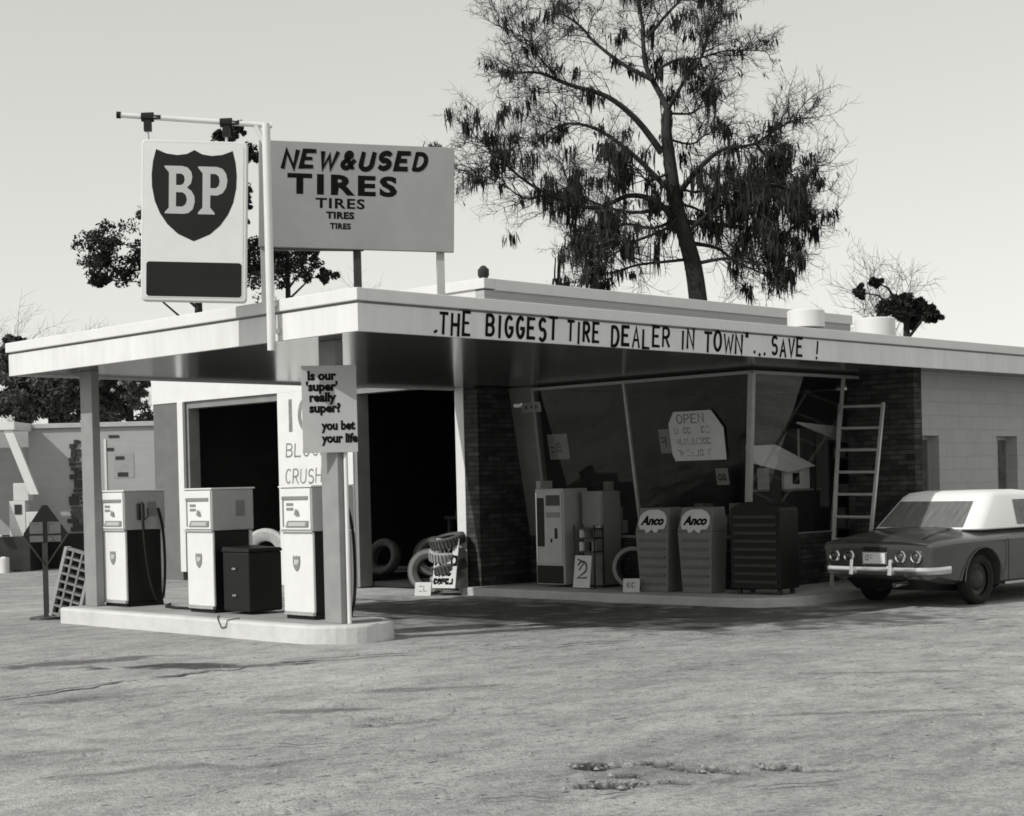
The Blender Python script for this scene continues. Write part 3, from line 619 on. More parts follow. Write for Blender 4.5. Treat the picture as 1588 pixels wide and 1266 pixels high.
# ------------------------------------------------------------------ petrol pumps
def make_pump(label):
    t = thing('petrol_pump', label, 'petrol pump', (0, 0, .196), 0, 'petrol pumps on the island')
    W_, Dp = .52, .56
    MB().box(.02, W_ - .02, .02, Dp - .02, 0, .05).build('plinth', 'black', t)
    MB().box(.012, W_ - .012, -.01, .03, .045, .075).build('kick_trim', 'steel', t)
    MB().box(0.03, W_ - .03, .03, Dp - .03, .05, .935).build('side_panel', 'black', t, bevel=.01)
    MB().box(0, W_, 0, .035, .075, .935).build('door_panel', 'enamel', t, bevel=.012)
    MB().box(0, W_, Dp - .035, Dp, .075, .935).build('door_panel', 'enamel', t, bevel=.012)
    hd = MB().box(-.015, W_ + .015, -.01, Dp + .01, .94, 1.41).build('head', 'greypaint', t, bevel=.014)
    MB().box(-.03, W_ + .03, -.025, Dp + .025, 1.41, 1.43).build('top_cap', 'white', t, bevel=.006)
    b = MB(); b.box(0, W_, -.022, -.008, 1.315, 1.40); b.box(0, .035, -.022, -.008, .96, 1.315); b.box(W_ - .035, W_, -.022, -.008, .96, 1.315); b.box(.035, W_ - .035, -.022, -.008, .96, .985); b.build('bezel', 'enamel', t, bevel=.004)
    MB().box(.035, W_ - .035, -.013, -.009, .985, 1.315).build('dial_face', 'signface', t)
    b = MB(); b.box(.035, W_ - .035, -.030, -.012, 1.285, 1.31); b.box(.035, .05, -.02, -.012, .985, 1.285); b.build('dial_shade', 'midgrey', t)
    T = frame((0, -.0225, 0), (1, 0, 0), (0, 0, 1))
    b = MB(); b.prism([(.09, .985), (W_ - .05, .985), (W_ - .03, 1.055), (.13, 1.055)], -.006, .006, T); b.build('price_plate', 'midgrey', t)
    b = MB(); b.prism([(.13, 1.0), (W_ - .09, 1.0), (W_ - .075, 1.04), (.155, 1.04)], .006, .008, T); b.build('price_card', 'signgrey', t)
    b = MB(); b.prism([(.25, 1.115), (.33, 1.115), (.30, 1.18), (.28, 1.18)], .010, .013, T @ Matrix.Translation((0, 0, -.0005))); b.build('counter_window', 'midgrey', t)
    # shield badge low on the door
    T = frame((W_ / 2 - .02, -.0005, .60), (1, 0, 0), (0, 0, 1))
    b = MB(); shape_into(b, [shield_pts(.125, .17)], T, .003); bd = b.build('badge', 'midgrey', t)
    b = MB(); bp_letters(b, T, -.038, -.012, .05, .037, .006); b.build('lettering', 'enamel', bd)
    # nozzle, boot and hose on the right flank
    bt = MB().box(W_ + .015, W_ + .05, .16, .26, 1.06, 1.26).build('nozzle_boot', 'dark', t, bevel=.01)
    b = MB(); b.tube([(W_ + .075, .21, 1.06), (W_ + .075, .21, 1.16), (W_ + .06, .21, 1.28)], [.017, .02, .016], 8); b.tube([(W_ + .09, .21, 1.05), (W_ + .10, .27, 1.10), (W_ + .08, .28, 1.2)], .009, 6); b.build('nozzle', 'dark', t, smooth=40)
    pts = [(W_ + .075, .21, 1.06), (W_ + .085, .22, .8), (W_ + .07, .27, .45), (W_ + .08, .33, .18), (W_ + .09, .38, .07), (W_ + .09, .44, .07), (W_ + .07, .50, .25), (W_ + .06, .52, .6), (W_ + .06, .50, .95), (W_ + .03, .46, 1.2)]
    sm = []
    for i in range(len(pts) - 1):
        p0, p1, p2, p3 = [Vector(pts[max(0, min(len(pts) - 1, i + k))]) for k in (-1, 0, 1, 2)]
        for q in range(5):
            u = q / 5; sm.append(.5 * ((2 * p1) + (p2 - p0) * u + (2 * p0 - 5 * p1 + 4 * p2 - p3) * u * u + (3 * p1 - p0 - 3 * p2 + p3) * u ** 3))
    sm.append(Vector(pts[-1])); MB().tube(sm, .017, 8).build('hose', 'rubber', t, smooth=60)
    MB().box(W_ + .016, W_ + .022, .32, .44, 1.10, 1.28).build('side_plate', 'midgrey', t)
    b = MB(); b.box(.10, .22, -.0165, -.0135, 1.215, 1.245); b.build('number_window', 'midgrey', t); b = MB(); b.box(.10, .22, -.0165, -.0135, 1.165, 1.195); b.build('number_window', 'midgrey', t)
    MB().box(-.02, W_ + .02, -.024, -.009, .932, .948).build('waist_trim', 'greypaint', t)
    return t
p1 = make_pump('petrol pump at the far end of the island beside the left column'); p1.location = (-17.68, 10.55, .196)
p2 = dup(p1, (-15.83, 10.55, .196), 0, 'petrol pump with no hose showing and a black bin against its side, middle of three')
p3 = dup(p1, (-14.00, 10.55, .196), 0, 'petrol pump half hidden by the column with the placard')
kill = []
for ch in p2.children:
    if ch.name.startswith(('nozzle', 'hose')): kill.append(ch)
for ch in kill: bpy.data.objects.remove(ch)
# loose hose
dr = thing('black_bin', 'black boxy bin with two bright latches standing against the middle pump', 'bin', (-15.20, 10.60, .196))
MB().box(0, .50, 0, .46, .03, .70).build('body', 'black', dr, bevel=.02)
MB().hexa([(-.01, -.01, .70), (.51, -.01, .70), (.51, .47, .70), (-.01, .47, .70)], [(0, 0, .76), (.5, 0, .74), (.5, .46, .74), (0, .46, .76)]).build('lid', 'black', dr, bevel=.01)
for z in (.20, .50): MB().box(.20, .27, -.022, -.001, z, z + .025).build('latch', 'chrome', dr, bevel=.005)
tag(MB().tube([(-16.9, 11.0, .215), (-16.6, 10.75, .212), (-16.3, 10.7, .212), (-16.05, 10.72, .212), (-15.92, 10.9, .215)], .017, 8).build('loose_hose', 'rubber', smooth=60), 'black rubber hose lying on the island between two pumps', 'hose')
tag(MB().tube([(-14.9, 10.33, .205), (-14.75, 10.2, .205), (-14.62, 10.118, .19), (-14.55, 10.112, .10), (-14.47, 10.112, .12), (-14.45, 10.118, .19), (-14.4, 10.25, .205)], .006, 6).build('cord', 'dark', smooth=60), 'thin cord drooping over the island kerb below the black bin', 'cord')

# ------------------------------------------------------------------ diamond sign and leaning rack at the island's end
ds = thing('diamond_sign', 'dark diamond sign with four pale squares on a thin post left of the island', 'sign', (-18.76, 10.36, 0))
MB().box(-.03, .03, -.02, .02, 0, 1.30, Matrix.Rotation(YAW, 4, 'Z')).build('post', 'dark', ds)
MB().lathe([(.22, 0), (.2, .03), (.05, .05), (0, .05)], None, 20).build('base', 'dark', ds, smooth=40)
TD = frame(Vector((0, 0, 1.075)) + (RT * .02) + Vector((.7, -.7, 0)) * .03, RT, (0, 0, 1))
MB().prism([(-.285, .02), (-.20, -.09), (.20, -.09), (.285, .02), (.03, .385), (-.03, .385)], -.015, 0, TD).build('panel', 'black', ds)
b = MB(); b.tube([TD @ Vector(p) for p in ((-.285, .0, -.0), (0, -.40, 0), (.285, .0, 0))], .014, 6); b.build('frame', 'dark', ds)
b = MB()
for x, y, w_, h_ in ((-.20, .02, .17, .15), (.03, .02, .17, .15), (-.20, -.085, .17, .08), (.03, -.085, .17, .08)): b.box(x, x + w_, y, y + h_, .001, .004, TD)
b.build('card', 'cardgrey', ds)
b = MB()
for i, (x, y, h_) in enumerate(((-.185, .045, .10), (.045, .045, .10), (-.185, -.075, .055), (.045, -.075, .055))): scribble(b, TD @ Matrix.Translation((0, 0, .003)), x, x + .12, y, h_, .012, i)
b.build('lettering', 'dark', ds)
rk = thing('leaning_rack', 'dark slatted rack leaning against the left end of the pump island', 'rack', (-18.33, 10.42, 0.0))
RKT = Matrix.Rotation(YAW - .25, 4, 'Z') @ Matrix.Rotation(radians(16), 4, 'Y') @ Matrix.Translation((-.05, 0, 0))
b = MB()
for x in (-.18, .20): b.box(x - .02, x + .02, -.06, .06, 0, .90, RKT)
b.build('side_rail', 'papergrey', rk)
b = MB()
for x in (-.06, .07): b.box(x - .012, x + .012, -.07, -.04, .02, .88, RKT)
for i in range(9): b.box(-.16, .18, -.065, .05, .03 + i * .105, .055 + i * .105, RKT)
b.build('slats', 'midgrey', rk)
MB().box(-.16, .18, .02, .055, .02, .88, RKT).build('back_sheet', 'black', rk)

# ------------------------------------------------------------------ tyres
def tyre_mb(R=.34, wd=.19, hole=.2, n=36, T=None, squash=0):
    pr = [(hole, -wd * .33), (hole + .02, -wd * .42), (R - .06, -wd * .5), (R - .02, -wd * .44), (R, -wd * .32), (R, wd * .32), (R - .02, wd * .44), (R - .06, wd * .5), (hole + .02, wd * .42), (hole, wd * .33), (hole + .03, wd * .25), (R - .05, wd * .3), (R - .05, -wd * .3), (hole + .03, -wd * .25)]
    return MB().lathe(pr, T, n, closed=True)
def tyre(name, label, loc, rz, tilt=0.0, R=.34, m='oldtyre', group='loose tyres for sale', white=None):
    t = thing(name, label, 'tyre', loc, rz, group)
    T = Matrix.Translation((0, 0, R)) @ Matrix.Rotation(tilt, 4, 'X') @ Matrix.Rotation(pi / 2, 4, 'X')
    T = Matrix.Rotation(tilt, 4, 'X') @ Matrix.Translation((0, 0, R)) @ Matrix.Rotation(pi / 2, 4, 'X')
    tyre_mb(R=R, T=T).build('carcass', m, t, smooth=50)
    b = MB().lathe([(R - .085, .094), (R - .075, .099), (R - .03, .097), (R - .028, .092)], T, 36, True); b.build('sidewall_band', white or 'midgrey', t, smooth=50)
    return t
tyre('tyre', 'worn tyre standing upright on the ground by the bright brick pillar', (-18.78, 17.02, -.12), .62, -.08, .36)
tyre('tyre', 'dark tyre standing behind a small white card, left of the cabinets', (-15.20, 17.75, 0), .5, -.1, .33, 'rubber')
tyre('tyre', 'pale whitewall tyre standing inside the first open bay', (-24.55, 18.1, -.02), .75, -.1, .44, 'whitewall', white='paper')
tyre('tyre', 'dark tyre standing in the gloom of the second open bay', (-20.75, 18.9, -.02), 1.05, -.1, .36, 'oldtyre')
def card(label, x, y, z, rz, w_=.25, h_=.2, mark=0):
    t = thing('price_card', label, 'card', (x, y, z), rz, 'white cards in front of tyres')
    T = Matrix.Rotation(radians(-18), 4, 'X')
    MB().box(-w_ / 2, w_ / 2, -.006, .006, 0, h_, T).build('card_sheet', 'paper', t)
    MB().hexa([(-.03, .012, 0), (.03, .012, 0), (.03, .14, 0), (-.03, .14, 0)], [(-.03, .012, .02), (.03, .012, .02), (.03, .13, .02), (-.03, .13, .02)]).build('prop', 'wood', t)
    b = MB(); Tm = T @ frame((0, -.0065, 0), (1, 0, 0), (0, 0, 1))
    scribble(b, Tm, -.06, .06, h_ * .35, h_ * .35, .016, mark); b.build('lettering', 'ink2', t)
card('white price card leaning at the foot of the upright tyre by the pillar', -18.62, 16.70, -.125, .55, .26, .22, 3)
card('white price card on the walk between the dark tyre and the cabinet', -14.97, 17.42, 0, .55, .24, .20, 4)

# tyre display by the lit pillar: a rack of tyres with a printed board
td = thing('tyre_display', 'stack of ribbed tyres behind a white board, against the lit brick pillar', 'tyre display', (-18.42, 17.02, 0))
for i, (z, a, dx) in enumerate(((.12, .10, 0.0), (.33, -.12, .02), (.54, .15, -.03), (.74, -.05, .0))):
    T = Matrix.Translation((dx, .05, z - .02)) @ Matrix.Rotation(a, 4, 'Y') @ Matrix.Rotation(.25, 4, 'X')
    b = tyre_mb(R=.27, wd=.17, hole=.15, n=30, T=T)
    for k in range(30):
        an = 2 * pi * k / 30; b.box(.262, .285, -.012, .012, -.07, .07, T @ Matrix.Rotation(an, 4, 'Z'))
    b.build('tyre', 'oldtyre' if i % 2 else 'papergrey', td, smooth=40)
b = MB(); TB2 = Matrix.Translation((.16, -.20, 0)) @ Matrix.Rotation(.35, 4, 'Z') @ Matrix.Rotation(radians(-14), 4, 'X')
b.box(-.20, .20, -.012, .012, .0, .78, TB2); b.build('board', 'paper', td)
b = MB(); Tq = TB2 @ frame((0, -.0125, 0), (1, 0, 0), (0, 0, 1))
for i, (y, h_) in enumerate(((.55, .16), (.36, .14), (.2, .11), (.07, .07))): scribble(b, Tq, -.17, .15, y, h_, .035, 11 + i)
b.build('lettering', 'ink', td)

# ------------------------------------------------------------------ things along the shop front
vm = thing('vending_machine', 'pale upright bottle vending machine with a dark lower panel on the walk', 'vending machine', (-17.13, 17.72, 0))
MB().box(0, .60, 0, .55, .04, 1.50).build('cabinet', 'greypaint', vm, bevel=.02)
MB().box(.03, .57, -.012, .0, .36, 1.46).build('front_panel', 'greypaint', vm, bevel=.006)
MB().box(.03, .57, -.010, .0, .06, .33).build('lower_grille', 'black', vm)
MB().box(.06, .20, -.020, -.012, .62, 1.36).build('bottle_window', 'black', vm)
MB().box(.04, .055, -.022, -.012, .38, 1.44).build('side_trim', 'chrome', vm)
MB().box(.25, .53, -.020, -.012, 1.24, 1.40).build('header_plate', 'dark', vm); MB().box(.25, .53, -.018, -.012, 1.06, 1.14).build('price_plate', 'midgrey', vm)
b = MB(); b.box(.42, .47, -.020, -.012, .74, .90); b.box(.33, .36, -.020, -.012, .68, .74); b.build('coin_slot', 'black', vm)
MB().box(.05, .14, -.015, .25, 1.5, 1.62).build('paper_tray', 'papergrey', vm)
gb = thing('steel_cabinet', 'plain grey steel cabinet standing next to the vending machine', 'cabinet', (-16.42, 18.00, 0))
MB().box(0, .42, 0, .42, .03, 1.45).build('body', 'midgrey', gb, bevel=.015); MB().box(.02, .40, -.008, 0, .08, 1.40).build('door', 'midgrey', gb, bevel=.004); MB().box(.34, .37, -.022, -.008, .75, .92).build('handle', 'chrome', gb); MB().box(.01, .41, .01, .41, 0, .03).build('base', 'black', gb)
oc = thing('can_rack', 'low rack of small oil cans in front of the grey cabinet', 'can rack', (-16.33, 17.70, 0))
b = MB()
for z in (.56, .76, .90): b.box(0, .42, 0, .22, z - .02, z)
for x in (0, .40): b.box(x, x + .02, 0, .02, 0, .95); b.box(x, x + .02, .2, .22, 0, .95)
b.build('frame', 'dark', oc)
for i, (x, z) in enumerate(((.09, .56), (.22, .56), (.34, .56), (.10, .76), (.27, .76))):
    MB().lathe([(.045, 0), (.045, .13), (0, .13)], Matrix.Translation((x, .10, z)), 14).build('can', ('paper', 'dark', 'midgrey')[i % 3], oc, smooth=40)
ps = thing('poster_board', 'small white poster with a dark squiggle leaning on the can rack', 'poster', (-16.28, 17.62, 0))
PT = Matrix.Rotation(radians(-8), 4, 'X')
MB().box(0, .33, -.006, .006, 0.02, .50, PT).build('sheet', 'paper', ps)
b = MB(); Tp = PT @ frame((0, -.0065, 0), (1, 0, 0), (0, 0, 1)); ribbon(b, arc(.16, .32, .09, .09, 160, -60, 8) + [(.08, .16), (.26, .17)], .03, Tp, .003); ribbon(b, [(.06, .44), (.2, .40), (.10, .28)], .025, Tp, .0034); b.build('lettering', 'dark', ps)
# two gasket cabinets with rounded badges
def anco(label, x, y, rz):
    t = thing('parts_cabinet', label, 'parts cabinet', (x, y, 0), rz, 'dark parts cabinets with white Anco badges')
    w_, d_ = .56, .42
    b = MB(); b.hexa([(.05, .03, 0), (w_ - .05, .03, 0), (w_ - .05, d_, 0), (.05, d_, 0)], [(0, 0, .86), (w_, 0, .86), (w_, d_, .86), (0, d_, .86)])
    b.hexa([(0, 0, .861), (w_, 0, .861), (w_, d_, .861), (0, d_, .861)], [(.03, .10, 1.20), (w_ - .03, .10, 1.20), (w_ - .03, d_, 1.20), (.03, d_, 1.20)]); b.build('body', 'cabinet', t, bevel=.012)
    b = MB()
    for k in range(6):
        z = .10 + k * .125; yy = .03 * (1 - z / .86); b.box(.075, w_ - .075, yy - .018, yy + .01, z, z + .035)
    b.build('drawer_pull', 'slate', t)
    T = frame((w_ / 2, .0 - .002, .875), (1, 0, 0), (0, .10, .34))
    pts = [(-.20, .02), (-.12, .02), (-.09, -.035), (-.035, -.02), (0, .02), (.035, -.02), (.09, -.035), (.12, .02), (.20, .02), (.235, .10), (.225, .20), (.17, .27), (.08, .305), (-.08, .305), (-.17, .27), (-.225, .20), (-.235, .10)]
    b = MB(); shape_into(b, [pts], T, .004); bd = b.build('badge', 'paper', t)
    b = MB(); text_into(b, 'Anco', T @ Matrix.Translation((0, .085, .008)), .175, .008, .95, .25, 'CENTER', .002); b.build('lettering', 'ink', bd)
    return t
anco('dark parts cabinet with white Anco badge, next to the upright dark tyre', -14.98, 17.55, .12)
anco('dark parts cabinet with white Anco badge, next to the black slatted locker', -14.25, 17.60, .12)
dk = thing('slatted_locker', 'black louvred locker with an arched top at the shop corner', 'locker', (-13.42, 17.72, 0), .10)
pr = [(0, 0.08), (.78, .08), (.78, 1.14)] + [(.39 + .39 * cos(a), 1.14 + .13 * sin(a)) for a in [pi * i / 10 for i in range(1, 10)]] + [(0, 1.14)]
MB().prism(pr, -.5, 0, frame((0, 0, 0), (1, 0, 0), (0, 0, 1))).build('body', 'black', dk, bevel=.012)
b = MB()
for k in range(9): b.box(.06, .72, -.016, .004, .16 + k * .11, .20 + k * .11)
b.build('louvres', 'dark', dk)
b = MB()
for x in (.06, .68):
    for y in (.06, .40): b.box(x, x + .05, y, y + .05, 0, .08)
b.build('feet', 'dark', dk)

# ladder against the corner window
ld = thing('ladder', 'pale metal ladder leaning between the corner window and the brick pier', 'ladder', (0, 0, 0))
la, lb_ = Vector((-13.02, 19.55, 0)), Vector((-13.40, 20.45, 2.66)); ra, rb = Vector((-12.45, 19.55, 0)), Vector((-12.66, 20.45, 2.64))
for a, c in ((la, lb_), (ra, rb)): 
    MB().tube([a, c], .030, 4).build('rail', 'alu', ld)
for i in range(8):
    u = .13 + i * .122; MB().tube([la.lerp(lb_, u), ra.lerp(rb, u)], .022, 6).build('rung', 'alu', ld)
# sheet of paper in the shop window
pp = thing('window_poster', 'large pale sheet with cut corners hanging in the front shop window', 'poster', (-14.82, 18.02, 1.86))
gd = Vector((0, -.43, 2.3)).normalized(); TPp = frame((0, 0.235, 0), (1, 0, 0), gd)
oct_ = [(.04, 0), (.96, .0), (.98, .46), (.80, .72), (.12, .72), (0, .55), (0, .1)]
MB().prism(oct_, -.006, 0, TPp).build('sheet', 'paper', pp)
b = MB(); strokes(b, 'OPEN', TPp @ Matrix.Translation((.17, .55, 0)), .12, .09, .04, .02, z=.003)
for i, y in enumerate((.40, .24, .07)): scribble(b, TPp, .10, .76, y, .085, .012, 30 + i)
b.build('lettering', 'ink2', pp)

for k, (x, z, w_, h_, lab) in enumerate(((-15.10, 1.98, .26, .36, 'small framed notice stuck inside the window, left of the big sheet'), (-14.15, 1.50, .22, .24, 'small square notice stuck inside the window, below the big sheet'), (-17.75, 2.70, .42, .16, 'pale strip notice at the top of the shop window jamb'), (-17.35, 1.95, .42, .40, 'grey square notice low in the left end of the front window'))):
    yy = 18.5 - .43 * (z - ZS) / 2.3
    t = thing('window_notice', lab, 'notice', (x, yy - (.012 if k == 2 else -.05), z), 0, 'paper notices in the shop window')
    Tn = frame((0, 0, 0), (1, 0, 0), gd)
    MB().box(0, w_, 0, h_, -.004, 0, Tn).build('sheet', 'papergrey', t)
    b = MB(); scribble(b, Tn, .04, w_ - .06, h_ * .3, h_ * .35, .02, 50 + k); b.build('lettering', 'dark', t)
# inside the shop: counter, shelf and boxes
ct = thing('shop_counter', 'dark tall cabinet behind the side window with the added reflection box on it', 'cabinet', (-14.6, 19.75, 0))
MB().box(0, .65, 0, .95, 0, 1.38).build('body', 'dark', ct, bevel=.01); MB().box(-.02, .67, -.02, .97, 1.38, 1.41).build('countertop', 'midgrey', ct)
sx = thing('reflection_box', 'added white box imitating a reflection in the side glass, with a small dark window, on the dark cabinet', 'box', (-14.5, 19.85, 1.41))  # box added to stand in for a pale shape reflected in the pane
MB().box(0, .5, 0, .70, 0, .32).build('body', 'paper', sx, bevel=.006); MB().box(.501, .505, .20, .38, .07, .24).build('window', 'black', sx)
TW = frame((-13.88, 0, 0), (0, 1, 0), (0, 0, 1))  # plane of the boards added in place of bright reflections on the glass
db = thing('reflection_board', 'added pale angular board imitating a reflection in the side window, lower of two', 'board', (0, 0, 0), 0, 'added boards imitating reflections in the side window')
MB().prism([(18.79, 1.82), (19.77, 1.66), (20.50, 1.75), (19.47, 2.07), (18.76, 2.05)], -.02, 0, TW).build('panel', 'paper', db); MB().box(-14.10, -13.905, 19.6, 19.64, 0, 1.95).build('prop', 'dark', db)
db = thing('reflection_board', 'added pale pointed board imitating a reflection in the side window, upper of two near the ladder', 'board', (0, 0, 0), 0, 'added boards imitating reflections in the side window')
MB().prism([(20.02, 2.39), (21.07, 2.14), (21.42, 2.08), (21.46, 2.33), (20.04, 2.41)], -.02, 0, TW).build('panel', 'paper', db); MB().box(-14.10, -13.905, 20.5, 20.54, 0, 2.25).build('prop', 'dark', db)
cp = thing('can_pyramid', 'stacked cans in the left end of the front shop window', 'cans', (-16.75, 19.0, .78))
MB().box(-.45, .45, -.2, .2, -.78, 0).build('stand', 'dark', cp)
for k in range(4):
    for q in range(4 - k): MB().lathe([(.085, 0), (.085, .19), (.07, .2), (0, .2)], Matrix.Translation(((q - (3 - k) / 2) * .18, 0, k * .205)), 16).build('can', ('papergrey', 'dark', 'greypaint')[(q + k) % 3], cp, smooth=40)
dp = thing('display_shelf', 'low display shelf of boxes behind the middle of the front window', 'shelf', (-15.5, 19.15, 0))
MB().box(0, 1.6, 0, .4, 0, .9).build('cabinet', 'dark', dp)
for k in range(7): MB().box(.05 + k * .22, .05 + k * .22 + .17, .08, .32, .901, .901 + .14 + .09 * ((k * 5) % 3)).build('carton', ('papergrey', 'midgrey', 'paper')[k % 3], dp)
sh = thing('shop_shelves', 'dark shelves of stock along the back wall inside the shop', 'shelves', (-15.6, 23.4, 0))
b = MB()
for z in (.1, .7, 1.3, 1.9): b.box(0, 2.7, 0, .5, z - .03, z)
for x in (0, 1.3, 2.67): b.box(x, x + .03, 0, .5, 0, 2.2)
b.build('frame', 'wood', sh)
r = random.Random(3); b = MB()
for z in (.1, .7, 1.3, 1.9):
    x = .08
    while x < 2.4:
        q = r.uniform(.12, .35); b.box(x, x + q * .9, .05, .4, z + .001, z + r.uniform(.12, .42)); x += q + .02
b.build('stock', 'papergrey', sh)['kind'] = 'stuff'

# ------------------------------------------------------------------ inside the bays
wb = thing('workbench', 'dark workbench with clutter inside the first open bay', 'workbench', (-26.2, 24.2, -.02))
MB().box(0, 3.0, 0, .7, .85, .92).build('top', 'wood', wb)
for x in (.05, 2.87):
    for y in (.05, .57): MB().box(x, x + .08, y, y + .08, 0, .85).build('leg', 'wood', wb)
for k in range(5): MB().box(.2 + k * .52, .45 + k * .52, .15, .5, .921, 1.05 + .07 * (k % 3)).build('tool_box', ('midgrey', 'dark', 'papergrey')[k % 3], wb)
ec = thing('engine_hoist', 'dark upright equipment with pale fittings in the first bay', 'hoist', (-23.6, 19.6, -.02))
b = MB(); b.box(-.3, .3, -.05, .05, 0, .1); b.box(-.3, -.22, -.4, .4, 0, .08); b.box(.22, .3, -.4, .4, 0, .08); b.box(-.05, .05, -.05, .05, .1, 1.95); b.build('stand', 'dark', ec)
MB().box(-.35, .3, -.04, .04, 1.95, 2.0).build('jib', 'papergrey', ec); MB().tube([(-.15, -.06, 1.2), (.0, -.08, .9), (.12, -.06, 1.25)], .025, 6).build('lever', 'papergrey', ec); MB().box(-.28, .22, -.08, .08, .72, .76).build('shelf', 'papergrey', ec)

for k, (x, y, lab) in enumerate(((-22.22, 18.95, 'dark tyre lying tilted deep inside the second open bay'),)):
    tyre('tyre', lab, (x, y, -.02), .2, -.25, .34, 'midgrey')
tb = thing('tool_board', 'board of hung tools on the back wall of the first bay', 'tool board', (-25.4, 27.15, 1.3))
MB().box(0, 2.4, 0, .04, 0, 1.2).build('board', 'wood', tb)
for k in range(8): MB().box(.15 + k * .28, .19 + k * .28, -.03, -.001, .25 + .08 * (k % 3), 1.0).build('tool', 'steel', tb)

# ------------------------------------------------------------------ low building at far left
LBO = FW * 37 + RT * -8.3; LBO.z = -.12; LD = RT
tr = thing('house_trailer', 'low pale flat roofed building with a slanted white fin porch, far left', 'building', LBO, YAW)
# local x runs along the front, local -y faces the street
MB().box(-2.8, 3.2, 0, 3, .0, 3.23).build('wall', 'trailer', tr, bevel=.01)
MB().box(-2.85, 3.3, -.08, 3.05, 3.231, 3.34).build('roof', 'greypaint', tr, bevel=.008)
MB().box(-5.6, -2.70, -1.35, -.081, 3.17, 3.345).build('porch_roof', 'white', tr)
def fin(x): return MB().add([(x + a, y_, z) for y_ in (-1.3, -1.2) for a, z in ((-.64, 3.17), (-.44, 3.17), (.10, 1.72), (-.10, 1.72))], [(3, 2, 1, 0), (4, 5, 6, 7), (0, 1, 5, 4), (1, 2, 6, 5), (2, 3, 7, 6), (3, 0, 4, 7)])
fin(-2.32).build('porch_fin', 'white', tr); fin(-3.50).build('porch_fin', 'white', tr)
f2 = MB().add([(a, y_, z) for y_ in (-1.32, -1.22) for a, z in ((-3.58, 1.76), (-3.44, 1.76), (-3.06, .80), (-3.22, .80))], [(3, 2, 1, 0), (4, 5, 6, 7), (0, 1, 5, 4), (1, 2, 6, 5), (2, 3, 7, 6), (3, 0, 4, 7)]); f2.build('porch_strut', 'white', tr)
MB().box(-5.5, -2.801, .3, 2.9, 0, 3.23).build('porch_wall', 'trailer', tr)
MB().box(-5.4, 1.0, -.09, -.002, 0, .80).build('skirt', 'black', tr)
MB().box(-5.4, -2.5, -1.1, .29, 0, .78).build('porch_floor', 'dark', tr)
MB().box(-1.06, -1.01, -.02, -.001, .8, 2.95).build('door_trim', 'white', tr)
for x, z, w_, h_ in ((-.95, 2.98, .24, .06), (-1.0, 2.68, .16, .07), (-.80, 2.47, .20, .08), (-.76, 2.08, .24, .10)): MB().box(x, x + w_, -.016, -.0085, z, z + h_).build('notice', 'dark', tr)
MB().box(-.84, -.38, -.008, -.001, 2.05, 2.62).build('notice_sheet', 'papergrey', tr)
b = MB(); z = .85; r = random.Random(5)
while z < 2.9:
    a = r.uniform(-.07, .07) - 1.72; q = .05 + .11 * (1 - (z - .85) / 2.1)
    b.box(a - q, a + q * .7, -.06, -.002, z, z + r.uniform(.06, .11)); b.box(a + q, a + q + r.uniform(.03, .16), -.05, -.003, z + .02, z + .08); z += .10
b.build('vine', 'dark', tr)
cx = thing('carton_stack', 'pile of white cartons on the porch of the low far building', 'cartons', LBO + RT * -2.78 + FW * -.8 + Vector((0, 0, .78)), YAW)
for k, (x, z, w_, h_) in enumerate(((-.22, 0, .36, .80), (.15, 0, .32, .55), (-.12, .801, .34, .40))): MB().box(x, x + w_, -.1, .25, z, z + h_).build('carton', 'paper', cx, bevel=.01)
MB().box(-.10, .06, -.115, -.101, .5, .72).build('label_patch', 'dark', cx)
for k, (dx, lab) in enumerate(((-3.25, 'white can on the ground under the porch, the taller of two'), (-2.95, 'white can on the ground under the porch, the lower of two'))):
    t = thing('white_can', lab, 'can', LBO + RT * dx + FW * -1.5, 0, 'white cans under the porch')
    MB().lathe([(.11, 0), (.11, .46 - .14 * k), (.06, .50 - .14 * k), (0, .50 - .14 * k)], None, 16).build('body', 'paper', t, smooth=40); MB().tube([(-.1, 0, .46 - .14 * k), (0, 0, .58 - .14 * k), (.1, 0, .46 - .14 * k)], .012, 6).build('handle', 'dark', t)

